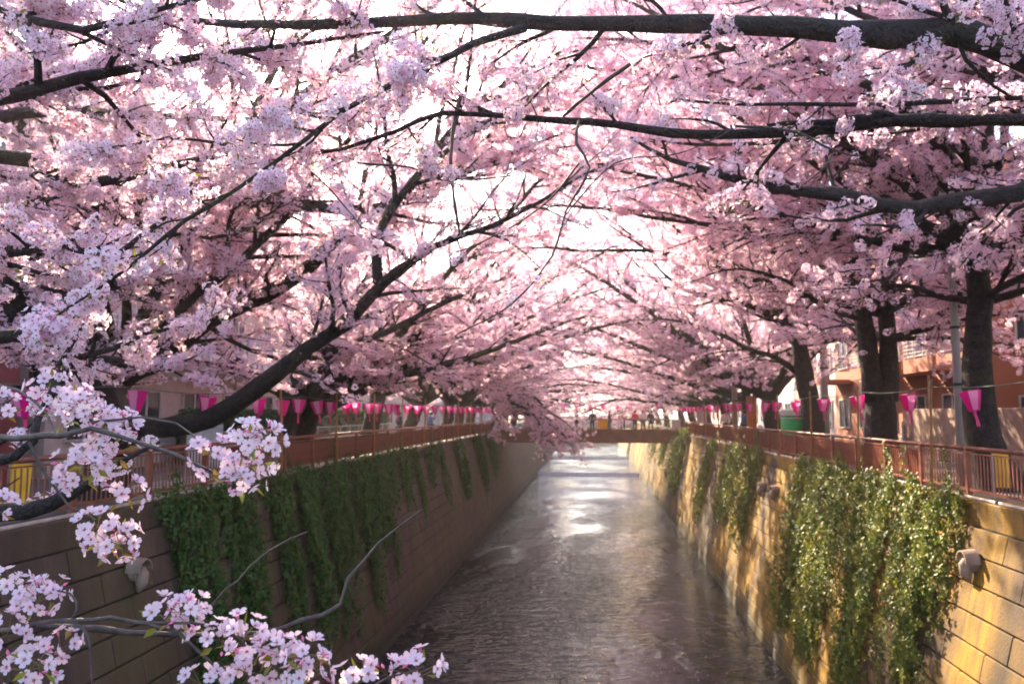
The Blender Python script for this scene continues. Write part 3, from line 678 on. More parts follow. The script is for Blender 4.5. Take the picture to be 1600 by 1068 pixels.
        if s.twigs:
            V, Q = tubes(s.twigs, 4 if s.lod < 2 else 3); link('twigs', np_mesh('twigs', V - o, Q, M['bark'], True), root, kind='stuff')
        P = np.array([tuple(p) for p in s.cl]); S = np.array(s.csize)
        # clumpy gaps
        ph = nrg.uniform(0, 6, 3); g = np.sin(P[:, 0] * 1.7 + ph[0]) + np.sin(P[:, 1] * 1.5 + ph[1] + P[:, 0] * .6) + np.sin(P[:, 2] * 2.1 + ph[2])
        cam_d2 = np.linalg.norm(P - np.array(EYE), axis=1)
        keep = (g > -1.75) | (nrg.random(len(P)) < .35)
        keep &= ~((np.abs((P[:, 0]) / np.maximum(P[:, 1], .1)) < 1.0) & (cam_d2 < 1.5)) 
        keep &= P[:, 2] > WZ + 1.2
        keep &= (P[:, 1] > -4)
        P = P[keep]; S = S[keep]; n = len(P)
        src, key = ((near_src, 'near'), (mid_src, 'mid'), (far_src, 'far'))[s.lod]
        ki = nrg.choice(len(src), n, p=([.3, .24, .28, .1, .08], [.34, .27, .3, .09], [.4, .2, .4])[s.lod])
        b = scatter('blossom', P, nrg.uniform(0, 6.28, (n, 3)), S, ki, key, src, root, kind='stuff')
        s.root = root; global NCL; NCL += n
        return root
NCL = 0
def V3(*a): return Vector(a)
def T(lst): return [at(x, y, Y) for x, y, Y in lst]

def auto_tree(label, X, Y, seed, side, lod, H=2.6, trunk=None, r0=.32, reach=8.5, skip_limbs=0, dens=1.0, extra=None, lean=.8):
    t = Tree(label, (X, Y, GZ), seed, lod, side); rg = t.rg
    if trunk is None:
        f = Vector((X - side * lean * rg.uniform(.4, 1), Y + rg.uniform(-.5, .5), H * rg.uniform(.85, 1.2)))
        mid = Vector((X, Y, 0)).lerp(f, .5) + Vector((rg.uniform(-.12, .12), rg.uniform(-.15, .15), 0))
        P, Rr = t.smooth_path([Vector((X, Y, -.1)), Vector((X, Y, .25)), mid, f], [r0 * 1.45, r0 * 1.1, r0 * .9, r0 * .82], .02, .4); t.trunk.append((P, Rr))
    else:
        P, Rr = t.smooth_path(trunk[0], trunk[1], .02, .4); t.trunk.append((P, Rr)); f = P[-1]
    f = P[-2]; inward = -side
    sp = (.42, .5, .75)[lod]; L0 = (2.0, 2.1, 2.4)[lod]
    dirs = ([(0, 12, 1.1), (35, 9, .95), (-32, 10, .95), (15, 4, 1.0)] if Y > 48 else [(10, 33, 1.25), (-10, 30, 1.2)]) + [(0, 24, 1.1), (28, 28, 1.05), (-28, 28, 1.05), (40, 38, 1.1), (12, 40, 1.05), (-15, 50, .95), (50, 45, .9), (-50, 45, .9), (85, 40, .7), (-85, 40, .7), (180, 40, .6), (140, 55, .6)]
    fill(t, f, inward, dirs[skip_limbs:], reach, r0, L0, sp, dens)
    if extra: extra(t)
    return t
def fill(t, f, inward, dirs, reach, r0=.21, L0=2.1, sp=.5, dens=1.0):
    rg = t.rg
    for k, (az, el, ln) in enumerate(dirs):
        a = R(az + rg.uniform(-14, 14)); e = R(el + rg.uniform(-7, 7)); d = Vector((inward * math.cos(a) * math.cos(e), math.sin(a) * math.cos(e), math.sin(e)))
        droop = rg.uniform(.08, .13)
        t.autolimb(f, d, reach * ln * rg.uniform(.88, 1.1), r0 * rg.uniform(.45, .6), lambda u, dr=droop: .05 - dr * 1.5 * u, L0, sp, dens)

# --- near left tree (trunk outside the frame), its long boughs over the camera side
tl = Tree('nearest left cherry tree whose thin flowering boughs fill the near left of the view', (-8.3, 5.0, 0), 101, 0, -1)
tl.trunk.append(tl.smooth_path([V3(-8.3, 5, -.1), V3(-8.3, 5, .3), V3(-8.2, 5.1, 1.5), V3(-8.0, 5.2, 2.8)], [.5, .38, .32, .28], .02))
fk = V3(-8.0, 5.2, 2.7)
tl.limb([fk, V3(-7.0, 5.1, 3.3)] + T([(-260, 170, 4.9), (-40, 160, 4.4), (120, 120, 4.2), (300, 90, 4.2), (470, 70, 4.3), (600, 50, 4.4)]), [.2, .15, .08, .045, .03, .022, .014, .007], L0=1.3, spacing=.3, dens=1.0)
tl.limb([fk, V3(-7.0, 5.6, 2.9)] + T([(-250, 330, 5.6), (0, 245, 5.4), (80, 270, 5.3), (150, 285, 5.1), (250, 262, 4.9), (360, 240, 4.9), (480, 230, 5.0)]), [.2, .15, .09, .06, .05, .04, .025, .015, .008], L0=1.3, spacing=.3)
tl.limb([fk, V3(-6.8, 4.8, 2.6)] + T([(-300, 420, 4.2), (-40, 400, 3.6), (90, 380, 3.4), (180, 400, 3.3), (270, 330, 3.4)]), [.15, .1, .05, .025, .018, .012, .006], L0=.75, spacing=.22)
tl.limb([fk, V3(-6.5, 4.4, 3.6)] + T([(-200, -60, 3.8), (0, 20, 3.6), (130, 45, 3.6), (280, 10, 3.7), (420, -20, 3.8)]), [.15, .1, .05, .025, .018, .012, .006], L0=.8, spacing=.24)
tl.limb([fk, V3(-6.9, 5.0, 1.9)] + T([(-300, 560, 4.6), (-60, 540, 4.2), (70, 520, 4.0), (130, 560, 4.0), (230, 520, 4.2), (330, 500, 4.4)]), [.15, .1, .06, .03, .02, .014, .006], L0=.8, spacing=.3, dens=.8)
tl.limb([fk, V3(-6.5, 5.0, 1.2), ] + T([(-260, 800, 4.4), (-60, 795, 4.0), (40, 800, 3.9), (110, 770, 3.9), (170, 735, 3.9), (250, 690, 4.0)]), [.2, .14, .08, .055, .045, .03, .018, .007], L0=.6, spacing=.6, dens=.4)
tl.limb([fk, V3(-6.5, 4.6, 1.6)] + T([(-300, 720, 3.2), (-60, 715, 2.8), (30, 712, 2.7), (60, 650, 2.8), (95, 570, 3.0), (140, 480, 3.2)]), [.12, .08, .04, .022, .018, .014, .01, .005], L0=.4, spacing=.5, dens=.3)
# foreground sprays, traced
def thin(t, pts, r0, r1, dens=0, **kw):
    P, Rr = t.smooth_path(T(pts), list(np.linspace(r0, r1, len(pts))), .003, .07); t.limbs.append(('spray_branch', P, [r * (.9 + .25 * math.sin(i * 2.3) ** 4) + .0003 for i, r in enumerate(Rr)]))
    if dens: t.bloom(P, 2, dens)
    return P
thin(tl, [(-400, 690, 2.3), (-100, 688, 1.8), (35, 682, 1.6), (95, 680, 1.58), (140, 668, 1.56), (190, 680, 1.55), (250, 702, 1.55), (300, 722, 1.55), (345, 746, 1.55)], .008, .0022)
thin(tl, [(95, 680, 1.58), (150, 660, 1.6), (220, 652, 1.62), (275, 662, 1.62), (330, 700, 1.6)], .003, .0015)
thin(tl, [(45, 690, 1.6), (70, 740, 1.6), (110, 790, 1.6), (150, 812, 1.6)], .0035, .0015)
thin(tl, [(-400, 1010, 2.4), (-120, 992, 1.8), (0, 986, 1.6), (60, 976, 1.57), (130, 978, 1.55), (200, 986, 1.55), (320, 990, 1.55), (400, 988, 1.55), (470, 970, 1.56), (532, 942, 1.58), (545, 902, 1.6), (590, 850, 1.62), (660, 795, 1.64)], .0085, .0016)
thin(tl, [(-120, 996, 1.75), (0, 985, 1.55), (60, 974, 1.5), (110, 970, 1.48), (175, 966, 1.47), (230, 972, 1.47), (280, 990, 1.46), (320, 1028, 1.46), (370, 1075, 1.46)], .006, .0016)
thin(tl, [(230, 972, 1.47), (300, 970, 1.47), (360, 985, 1.48), (395, 1020, 1.48), (430, 1070, 1.48)], .0025, .0012)
thin(tl, [(300, 985, 1.52), (330, 945, 1.55), (370, 905, 1.56), (420, 862, 1.58), (480, 830, 1.6)], .0024, .0012)
thin(tl, [(112, 970, 1.48), (135, 985, 1.47), (140, 1015, 1.46), (145, 1075, 1.45)], .003, .0015)
thin(tl, [(-40, 915, 1.6), (15, 912, 1.55), (45, 930, 1.52), (56, 965, 1.5)], .0026, .0016)
thin(tl, [(110, 970, 1.48), (122, 940, 1.5), (108, 928, 1.5), (80, 921, 1.5)], .0024, .0012)
thin(tl, [(-30, 600, 1.9), (30, 610, 1.8), (70, 645, 1.75), (90, 680, 1.7)], .004, .002)
thin(tl, [(580, 1075, 1.45), (600, 1062, 1.45), (630, 1050, 1.46), (662, 1040, 1.46)], .0022, .0012)
tl_fg = []
for (px, py, sz, Y, n) in ((410, 690, 60, 1.55, 3), (375, 735, 65, 1.55, 3), (345, 725, 50, 1.56, 2), (120, 650, 75, 1.6, 3), (180, 672, 70, 1.62, 3), (150, 715, 90, 1.58, 3), (120, 745, 60, 1.6, 2), (195, 770, 0, 1.6, 0),
    (170, 838, 70, 1.6, 3), (205, 855, 55, 1.6, 2), (40, 925, 80, 1.52, 3), (85, 915, 55, 1.5, 2), (22, 1000, 50, 1.5, 2), (55, 1045, 70, 1.48, 3), (95, 1012, 50, 1.48, 2), (240, 958, 65, 1.48, 2), (285, 965, 45, 1.5, 2), (310, 965, 40, 1.5, 1),
    (355, 1015, 60, 1.5, 2), (395, 1000, 45, 1.5, 1), (430, 1035, 70, 1.48, 3), (480, 1022, 55, 1.48, 2), (500, 1052, 70, 1.47, 3), (385, 1062, 55, 1.47, 2), (300, 1068, 60, 1.46, 2), (625, 1050, 60, 1.46, 2), (660, 1060, 45, 1.46, 2), (545, 1062, 45, 1.47, 1),
    (5, 795, 55, 1.5, 2), (20, 645, 60, 1.7, 2), (55, 610, 50, 1.75, 2)):
    for k in range(1 + (n > 2) + (n > 2 and Y > 1.54)):
        q = at(px + rnd.uniform(-1, 1) * sz * .42, py + rnd.uniform(-1, 1) * sz * .25, Y + rnd.uniform(-.04, .04)); tl_fg.append((q, rnd.uniform(.78, .95)))
fill(tl, fk, 1, [(30, 38, 1.1), (55, 40, 1.1), (12, 48, 1.0), (75, 45, .9)], 9.5, .24, 1.2, .36, .8)
root = tl.finish()
for q, sc in tl_fg:
    s_ = near_src[rnd.choice((3, 4, 4, 3, 4))]
    o = link('blossom_cluster', s_.data, root, q - tl.base); o.scale = (sc, sc, sc); o.rotation_euler = (rnd.uniform(-.7, .7), rnd.uniform(-.7, .7), rnd.uniform(0, 6.28))

# --- near right tree (trunk outside the frame): the thick bough across the top
tr = Tree('nearest right cherry tree, its thick bough stretching across the whole top of the view', (8.4, 4.6, 0), 102, 0, 1)
tr.trunk.append(tr.smooth_path([V3(8.4, 4.6, -.1), V3(8.4, 4.6, .3), V3(8.2, 4.6, 1.5), V3(7.9, 4.6, 2.9)], [.5, .38, .32, .28], .02))
fk = V3(7.9, 4.6, 2.8)
tr.limb([fk, V3(6.0, 4.5, 3.6)] + T([(1900, 260, 4.3), (1700, 140, 4.2), (1590, 88, 4.2), (1490, 48, 4.2), (1390, 56, 4.2), (1240, 43, 4.25), (1100, 38, 4.3), (980, 38, 4.3), (860, 36, 4.35), (740, 28, 4.4), (640, 32, 4.4), (520, 38, 4.4), (420, 38, 4.4), (330, 36, 4.45), (250, 22, 4.5), (160, -10, 4.5)]),
    [.15, .11, .088, .076, .070, .064, .060, .056, .050, .046, .040, .037, .034, .030, .026, .022, .018, .010], L0=.9, spacing=.42, dens=.75, t0=.3, flat=.2, wob=.004)
tr.limb(T([(330, 36, 4.45), (230, 26, 4.4), (180, 42, 4.3), (130, 68, 4.25), (40, 84, 4.2)]), [.018, .015, .013, .010, .005], L0=.6, spacing=.22, wob=.004)
tr.limb([V3(7.3, 4.7, 3.0)] + T([(1900, 190, 5.0), (1600, 187, 4.8), (1500, 190, 4.8), (1400, 188, 4.8), (1300, 202, 4.8), (1200, 207, 4.8), (1090, 211, 4.8), (1010, 203, 4.8), (920, 190, 4.8), (840, 187, 4.8), (760, 177, 4.8), (690, 150, 4.8), (620, 140, 4.9)]),
    [.12, .07, .036, .035, .034, .032, .030, .027, .025, .022, .019, .014, .009, .005], L0=.9, spacing=.5, dens=.55, t0=.25, flat=.35, wob=.004)
tr.limb(T([(1400, 186, 4.8), (1370, 178, 4.78), (1330, 188, 4.75), (1260, 190, 4.75), (1200, 196, 4.75)]), [.02, .022, .018, .016, .01], L0=.4, spacing=.5, dens=.4, wob=.012)
tr.limb([V3(7.0, 4.8, 3.1)] + T([(1900, 160, 4.6), (1600, 153, 4.5), (1500, 158, 4.5), (1380, 163, 4.5), (1250, 163, 4.5), (1150, 163, 4.5), (1060, 155, 4.5)]), [.08, .035, .014, .013, .012, .011, .008, .004], L0=.6, spacing=.45, dens=.55, t0=.3, wob=.004)
tr.limb(T([(1490, 44, 4.2), (1510, 90, 4.2), (1555, 135, 4.4), (1600, 160, 4.5)]), [.012, .01, .009, .008], L0=.4, spacing=.6, dens=.3)
tr.limb(T([(820, 44, 4.3), (740, 70, 4.1), (660, 110, 3.9), (575, 150, 3.75), (500, 200, 3.6), (450, 240, 3.45), (370, 295, 3.3), (290, 345, 3.15), (205, 415, 3.0), (120, 470, 2.9), (40, 530, 2.85)]), [.024, .02, .017, .014, .011, .010, .009, .008, .007, .005, .004], L0=.55, spacing=.24, dens=1.1, wob=.006)
tr.limb(T([(900, 190, 4.8), (800, 182, 4.6), (690, 178, 4.4), (620, 205, 4.2), (540, 232, 4.1), (450, 242, 4.0), (350, 226, 3.9), (260, 215, 3.8), (120, 250, 3.8)]), [.02, .017, .014, .012, .01, .009, .008, .006, .004], L0=.6, spacing=.24, dens=1.0, wob=.006)
tr.limb(T([(1500, 48, 4.2), (1475, 20, 4.1), (1460, -40, 4.0)]), [.03, .02, .015], L0=.5, spacing=.3)
for pts, r0, r1, dn in (([(720, 150, 4.6), (708, 200, 4.6), (705, 270, 4.5), (718, 365, 4.5)], .014, .007, 0), ([(905, 188, 4.4), (900, 225, 4.35), (922, 262, 4.3), (885, 330, 4.3), (862, 400, 4.25), (800, 475, 4.2), (715, 522, 4.2)], .009, .003, .15),
    ([(1150, 197, 4.5), (1240, 205, 4.4), (1300, 235, 4.35), (1348, 244, 4.3)], .008, .004, 0), ([(1303, 238, 4.35), (1280, 270, 4.3), (1250, 292, 4.3)], .005, .002, 0), ([(985, 100, 4.3), (930, 140, 4.4), (880, 182, 4.6)], .012, .008, 0),
    ([(885, 335, 4.4), (960, 255, 4.4), (1060, 240, 4.4), (1150, 200, 4.5)], .004, .003, .1), ([(905, 255, 4.4), (860, 310, 4.4), (790, 360, 4.4), (700, 400, 4.5)], .006, .003, .2), ([(450, 240, 4.0), (520, 300, 3.9), (590, 390, 3.9)], .005, .002, .3),
    ([(560, 255, 4.1), (640, 262, 4.1), (720, 280, 4.2), (800, 275, 4.3)], .006, .004, .2)):
    thin(tr, pts, r0, r1, dn)
fill(tr, V3(7.9, 4.6, 3.2), -1, [(30, 40, 1.1), (50, 36, 1.1), (15, 50, 1.0), (72, 42, .9)], 9.5, .24, 1.2, .36, .8)
tr.finish()

# --- left bank tree 2: the great curved bough
tg = Tree('left bank cherry tree with the great curved bough sweeping up over the railing', (-8.6, 13.5, 0), 103, 1, -1)
tg.trunk.append(tg.smooth_path([V3(-8.6, 13.5, -.1), V3(-8.6, 13.5, .3), V3(-8.4, 13.3, 1.0), V3(-8.0, 13.2, 1.45)], [.55, .42, .36, .3], .02))
tg.limb([V3(-8.0, 13.2, 1.4)] + T([(250, 668, 13), (330, 652, 12.5), (400, 608, 12), (460, 560, 11.8), (540, 503, 11.5), (590, 452, 11.3), (620, 425, 11.2), (680, 385, 11), (770, 352, 11), (840, 318, 11), (900, 280, 11), (960, 250, 11)]), [.22, .18, .165, .15, .125, .10, .085, .07, .05, .038, .028, .02, .012], L0=2.0, spacing=.45, dens=.7, t0=.35)
tg.limb(T([(590, 452, 11.3), (590, 400, 11.2), (600, 350, 11.1), (640, 290, 11), (680, 250, 11), (760, 190, 11), (840, 150, 11)]), [.09, .075, .07, .05, .04, .03, .015], L0=2.0, spacing=.45, dens=.8)
tg.limb([V3(-8.4, 13.4, 1.2)] + T([(180, 600, 15), (250, 560, 14.8), (330, 500, 14.5), (430, 452, 14.2), (490, 410, 14), (540, 362, 13.8), (600, 328, 13.6), (690, 288, 13.5), (800, 240, 13.5), (900, 200, 13.5)]), [.3, .24, .2, .17, .15, .12, .09, .075, .05, .035, .015], L0=2.2, spacing=.45, dens=.9)
tg.limb([V3(-8.4, 13.4, 1.2)] + T([(100, 430, 13), (180, 320, 13), (290, 285, 13), (370, 312, 13), (430, 314, 13), (480, 320, 13), (540, 328, 13), (600, 322, 13), (680, 290, 13.2), (760, 240, 13.5)]), [.3, .2, .16, .13, .12, .11, .10, .09, .07, .04, .015], L0=2.2, spacing=.45)
tg.limb([V3(-8.4, 13.4, 1.2)] + T([(30, 500, 12), (60, 330, 11), (40, 200, 10.5), (60, 100, 10), (120, 20, 10), (220, -60, 10)]), [.3, .22, .16, .12, .09, .06, .02], L0=2.4, spacing=.4)
tg.limb([V3(-8.4, 13.4, 1.2)] + T([(60, 560, 12.5), (200, 420, 12), (330, 250, 11.5), (470, 150, 11), (600, 60, 10.5), (720, -20, 10)]), [.3, .18, .12, .09, .07, .045, .015], L0=2.4, spacing=.4)
tg.limb([V3(-8.4, 13.4, 1.2)] + T([(0, 450, 13), (120, 250, 13.5), (240, 130, 14), (380, 60, 14.5), (520, 20, 15)]), [.3, .18, .12, .09, .06, .015], L0=2.4, spacing=.4)
tg.limb([V3(-8.2, 13.2, 1.3)] + T([(100, 610, 12), (160, 560, 11), (230, 575, 10.5), (300, 560, 10)]), [.2, .1, .06, .03, .01], L0=1.6, spacing=.4)
tg.limb(T([(600, 328, 13.6), (700, 250, 14), (820, 185, 14.5), (930, 145, 15), (1030, 130, 15.5)]), [.09, .07, .05, .035, .012], L0=2.4, spacing=.38, dens=1.1)
tg.limb(T([(640, 290, 11), (720, 190, 11.5), (820, 110, 12), (930, 60, 12.5)]), [.06, .05, .035, .012], L0=2.2, spacing=.38)
fill(tg, V3(-8.3, 13.4, 2.4), 1, [(-5, 35, 1.15), (25, 45, 1.2), (5, 50, 1.15), (-25, 42, 1.1), (-40, 52, 1.1), (40, 34, 1.15), (50, 30, 1.0), (70, 60, .8), (-80, 50, .7), (180, 50, .6)], 10.8)
tg.finish()

# --- right bank, out of frame trunk at ~11 m: the bough at mid height
tm = Tree('right bank cherry tree beyond the frame edge, its long bough reaching in at mid height', (9.2, 10.2, 0), 104, 1, 1)
tm.trunk.append(tm.smooth_path([V3(9.2, 10.2, -.1), V3(9.2, 10.2, .3), V3(9.1, 10.1, 1.5), V3(8.9, 10.0, 2.9)], [.5, .4, .34, .3], .02))
tm.limb([V3(8.9, 10, 2.8), V3(7.4, 9.6, 3.9)] + T([(1650, 288, 9.2), (1590, 302, 9), (1500, 312, 9), (1430, 326, 9), (1370, 318, 9), (1300, 303, 9), (1230, 298, 9), (1160, 283, 8.9), (1110, 268, 8.9), (1050, 250, 8.8), (985, 215, 8.8)]), [.2, .16, .11, .10, .095, .09, .08, .07, .062, .055, .045, .03, .012], L0=1.7, spacing=.5, dens=.45, t0=.3, wob=.01)
tm.limb([V3(8.9, 10, 2.8)] + T([(1750, 120, 9.5), (1600, 20, 9), (1450, -20, 8.8), (1280, -40, 8.5), (1100, -60, 8.5)]), [.2, .14, .1, .07, .05, .015], L0=2.2, spacing=.4)
tm.limb([V3(8.9, 10, 2.8)] + T([(1800, 80, 11), (1640, -40, 12), (1480, -120, 13)]), [.2, .14, .08, .03], L0=2.2, spacing=.4)
tm.limb([V3(8.9, 10, 2.8)] + T([(1700, 230, 10.5), (1620, 160, 11), (1540, 60, 12), (1400, 10, 13), (1260, -10, 13)]), [.2, .12, .09, .05, .03, .012], L0=2.2, spacing=.4)
fill(tm, V3(8.9, 10, 3.2), -1, [(10, 50, 1.1), (0, 40, 1.15), (25, 38, 1.15), (-20, 45, 1.1), (40, 42, 1.1), (60, 60, .8), (90, 45, .7)], 10.5)
tm.finish()

# --- visible trunks on the right bank
def tree_r1():
    t = Tree('right bank cherry tree with its trunk beside the pale grey utility pole', (8.0, 16.5, 0), 105, 1, 1); Y = 16.5
    t.trunk.append(t.smooth_path([V3(8.1, Y, -.1)] + T([(1545, 720, Y), (1530, 640, Y), (1526, 560, Y), (1530, 500, Y), (1528, 440, Y), (1518, 370, Y)]), [.46, .36, .30, .26, .24, .21, .19], .02))
    t.limb(T([(1520, 380, Y), (1530, 300, Y), (1540, 220, Y), (1545, 150, Y - .5), (1560, 60, Y - 1), (1570, -40, Y - 1)]), [.22, .17, .14, .12, .09, .03], L0=2.2, spacing=.42)
    t.limb(T([(1525, 262, Y), (1500, 235, Y - .3), (1440, 218, Y - .5), (1370, 213, Y - .8), (1300, 216, Y - 1), (1200, 222, Y - 1.2), (1090, 226, Y - 1.5), (1000, 215, Y - 1.5)]), [.12, .10, .085, .07, .055, .04, .03, .012], L0=2.0, spacing=.5, dens=.8)
    t.limb(T([(1540, 145, Y), (1515, 118, Y - .2), (1460, 95, Y - .5), (1390, 70, Y - .6), (1340, 62, Y - .8), (1230, 10, Y - 1), (1100, -20, Y - 1)]), [.12, .10, .08, .07, .06, .03, .012], L0=2.2, spacing=.45)
    t.limb(T([(1518, 380, Y), (1500, 345, Y), (1480, 320, Y + .4), (1400, 240, Y + 1.5), (1320, 190, Y + 2.5), (1200, 120, Y + 3), (1060, 90, Y + 3)]), [.14, .12, .1, .09, .07, .04, .012], L0=2.3, spacing=.42)
    t.limb(T([(1528, 440, Y), (1570, 380, Y), (1640, 300, Y), (1720, 180, Y)]), [.12, .09, .06, .02], L0=2.3, spacing=.42)
    t.limb(T([(1540, 480, Y), (1575, 420, Y - .5), (1590, 350, Y - 1), (1560, 300, Y - 2)]), [.05, .035, .025, .01], L0=1.2, spacing=.4, dens=.6)
    t.limb(T([(1522, 330, Y), (1440, 380, Y - 1.5), (1380, 440, Y - 3), (1330, 450, Y - 4)]), [.07, .05, .03, .01], L0=1.8, spacing=.4, dens=.6)
    t.limb(T([(1520, 330, Y), (1420, 240, Y + .3), (1300, 180, Y + .5), (1100, 130, Y - .5), (940, 108, Y - 1.5), (820, 100, Y - 2)]), [.13, .1, .08, .06, .035, .012], L0=2.4, spacing=.36, dens=1.2)
    t.limb(T([(1530, 300, Y), (1400, 160, Y - 2), (1250, 90, Y - 3), (1080, 70, Y - 4), (900, 60, Y - 5)]), [.12, .09, .07, .05, .012], L0=2.4, spacing=.38, dens=1.1)
    fill(t, V3(7.8, 16.5, 4.6), -1, [(0, 22, 1.05), (5, 30, 1.25), (-8, 36, 1.2), (15, 36, 1.15), (-15, 40, 1.15), (35, 42, 1.1), (-35, 44, 1.1), (5, 56, .95), (60, 50, .8), (-70, 50, .7), (180, 45, .6), (110, 12, .55), (-110, 12, .55), (150, 25, .6)], 10.6); fill(t, t.trunk[-1][0][-4], -1, [(100, 6, .5), (-100, 6, .5), (150, 8, .5), (-150, 10, .5), (60, 2, .45)], 9, .16, 2.0, .5, .8)
    t.finish()
tree_r1()
def tree_r2():
    Y = 22; t = Tree('right bank cherry tree with a trunk forked into two stems before the terracotta building', (7.9, Y, 0), 106, 1, 1)
    t.trunk.append(t.smooth_path([V3(7.95, Y, -.1)] + T([(1378, 700, Y), (1376, 650, Y), (1374, 605, Y)]), [.52, .42, .38, .36], .02))
    t.trunk.append(t.smooth_path(T([(1368, 625, Y), (1358, 560, Y), (1350, 500, Y), (1344, 455, Y)]), [.3, .25, .22, .2], .02))
    t.trunk.append(t.smooth_path(T([(1384, 625, Y), (1388, 560, Y), (1386, 500, Y), (1388, 440, Y)]), [.3, .24, .21, .18], .02))
    t.limb(T([(1344, 460, Y), (1352, 410, Y), (1370, 350, Y), (1385, 290, Y), (1390, 210, Y), (1380, 130, Y)]), [.2, .16, .13, .1, .07, .03], L0=2.3, spacing=.42)
    t.limb(T([(1346, 440, Y), (1325, 400, Y), (1290, 372, Y - .5), (1240, 357, Y - 1), (1180, 357, Y - 1.5), (1120, 385, Y - 2), (1050, 425, Y - 2.5)]), [.12, .1, .085, .065, .045, .03, .012], L0=1.9, spacing=.45, dens=.7)
    t.limb(T([(1344, 460, Y), (1302, 424, Y), (1260, 395, Y + .5), (1220, 355, Y + 1), (1190, 300, Y + 1), (1130, 240, Y + 1), (1050, 190, Y + 1)]), [.14, .13, .11, .09, .07, .045, .012], L0=2.2, spacing=.42)
    t.limb(T([(1350, 430, Y), (1320, 350, Y), (1300, 310, Y), (1270, 240, Y), (1220, 150, Y - 1), (1150, 80, Y - 1)]), [.13, .11, .09, .07, .05, .015], L0=2.3, spacing=.42)
    t.limb(T([(1388, 450, Y), (1400, 390, Y), (1430, 330, Y), (1470, 250, Y), (1480, 150, Y)]), [.17, .13, .1, .07, .02], L0=2.3, spacing=.42)
    t.limb(T([(1388, 470, Y), (1440, 420, Y + 1), (1500, 370, Y + 1.5), (1560, 330, Y + 2)]), [.12, .09, .06, .02], L0=2.3, spacing=.42)
    t.limb(T([(1350, 500, Y), (1290, 480, Y - 1.5), (1230, 440, Y - 2.5), (1150, 420, Y - 3), (1080, 440, Y - 3.5)]), [.07, .06, .045, .03, .012], L0=1.8, spacing=.45, dens=.7)
    t.limb(T([(1345, 440, Y), (1280, 330, Y), (1180, 250, Y - 1), (1050, 190, Y - 2), (930, 170, Y - 3), (800, 180, Y - 4)]), [.13, .1, .08, .06, .04, .012], L0=2.6, spacing=.36, dens=1.2)
    t.limb(T([(1345, 440, Y), (1200, 310, Y), (1080, 265, Y - 1), (960, 255, Y - 2), (860, 270, Y - 3)]), [.12, .09, .06, .04, .012], L0=2.4, spacing=.38, dens=1.1)
    fill(t, V3(7.8, 22, 4.2), -1, [(0, 22, 1.05), (5, 30, 1.25), (-8, 36, 1.2), (15, 36, 1.15), (-15, 40, 1.15), (35, 42, 1.1), (-35, 44, 1.1), (5, 56, .95), (60, 50, .8), (-70, 50, .7), (180, 45, .6), (110, 12, .55), (-110, 12, .55), (150, 25, .6)], 10.6); fill(t, t.trunk[-1][0][-4], -1, [(100, 6, .5), (-100, 6, .5), (150, 8, .5), (-150, 10, .5), (60, 2, .45)], 9, .16, 2.0, .5, .8)
    t.finish()
tree_r2()
def tree_r3():
    Y = 29.7; t = Tree('right bank cherry tree with a leaning trunk and low arching bough behind the green drum', (8.1, Y, 0), 107, 1, 1)
    t.trunk.append(t.smooth_path([V3(8.3, Y, -.1)] + T([(1275, 690, Y), (1268, 640, Y), (1255, 580, Y), (1248, 540, Y), (1240, 490, Y)]), [.5, .4, .36, .32, .28, .24], .02))
    t.limb(T([(1250, 545, Y), (1222, 505, Y), (1190, 485, Y - .4), (1150, 470, Y - .8), (1110, 462, Y - 1), (1075, 455, Y - 1.2), (1040, 430, Y - 1.5), (1000, 390, Y - 1.5)]), [.18, .15, .13, .11, .09, .07, .05, .015], L0=2.3, spacing=.45, dens=.8)
    t.limb(T([(1242, 495, Y), (1250, 430, Y), (1240, 370, Y), (1210, 300, Y), (1180, 220, Y)]), [.22, .17, .13, .08, .03], L0=2.4, spacing=.42)
    t.limb(T([(1240, 500, Y), (1205, 440, Y), (1150, 380, Y), (1080, 340, Y), (1010, 320, Y)]), [.16, .12, .09, .06, .015], L0=2.4, spacing=.42)
    t.limb(T([(1240, 500, Y), (1280, 450, Y), (1300, 380, Y + 1), (1310, 300, Y + 1.5)]), [.16, .12, .08, .03], L0=2.4, spacing=.42)
    t.limb(T([(1255, 590, Y), (1215, 560, Y), (1170, 545, Y - 1), (1120, 520, Y - 1.5), (1050, 500, Y - 2), (980, 500, Y - 2)]), [.12, .1, .085, .06, .04, .012], L0=2.1, spacing=.45, dens=.8)
    t.limb(T([(1242, 490, Y), (1120, 350, Y), (1000, 290, Y - 1), (900, 280, Y - 2), (820, 300, Y - 3)]), [.14, .1, .07, .04, .012], L0=2.8, spacing=.38, dens=1.1)
    fill(t, V3(7.8, 29.7, 4.6), -1, [(0, 22, 1.05), (5, 30, 1.25), (-8, 36, 1.2), (15, 36, 1.15), (-15, 40, 1.15), (35, 42, 1.1), (-35, 44, 1.1), (5, 56, .95), (60, 50, .8), (-70, 50, .7), (180, 45, .6), (110, 12, .55), (-110, 12, .55), (150, 25, .6)], 10.6); fill(t, t.trunk[-1][0][-4], -1, [(100, 6, .5), (-100, 6, .5), (150, 8, .5), (-150, 10, .5), (60, 2, .45)], 9, .16, 2.0, .5, .8)
    t.finish()
tree_r3()
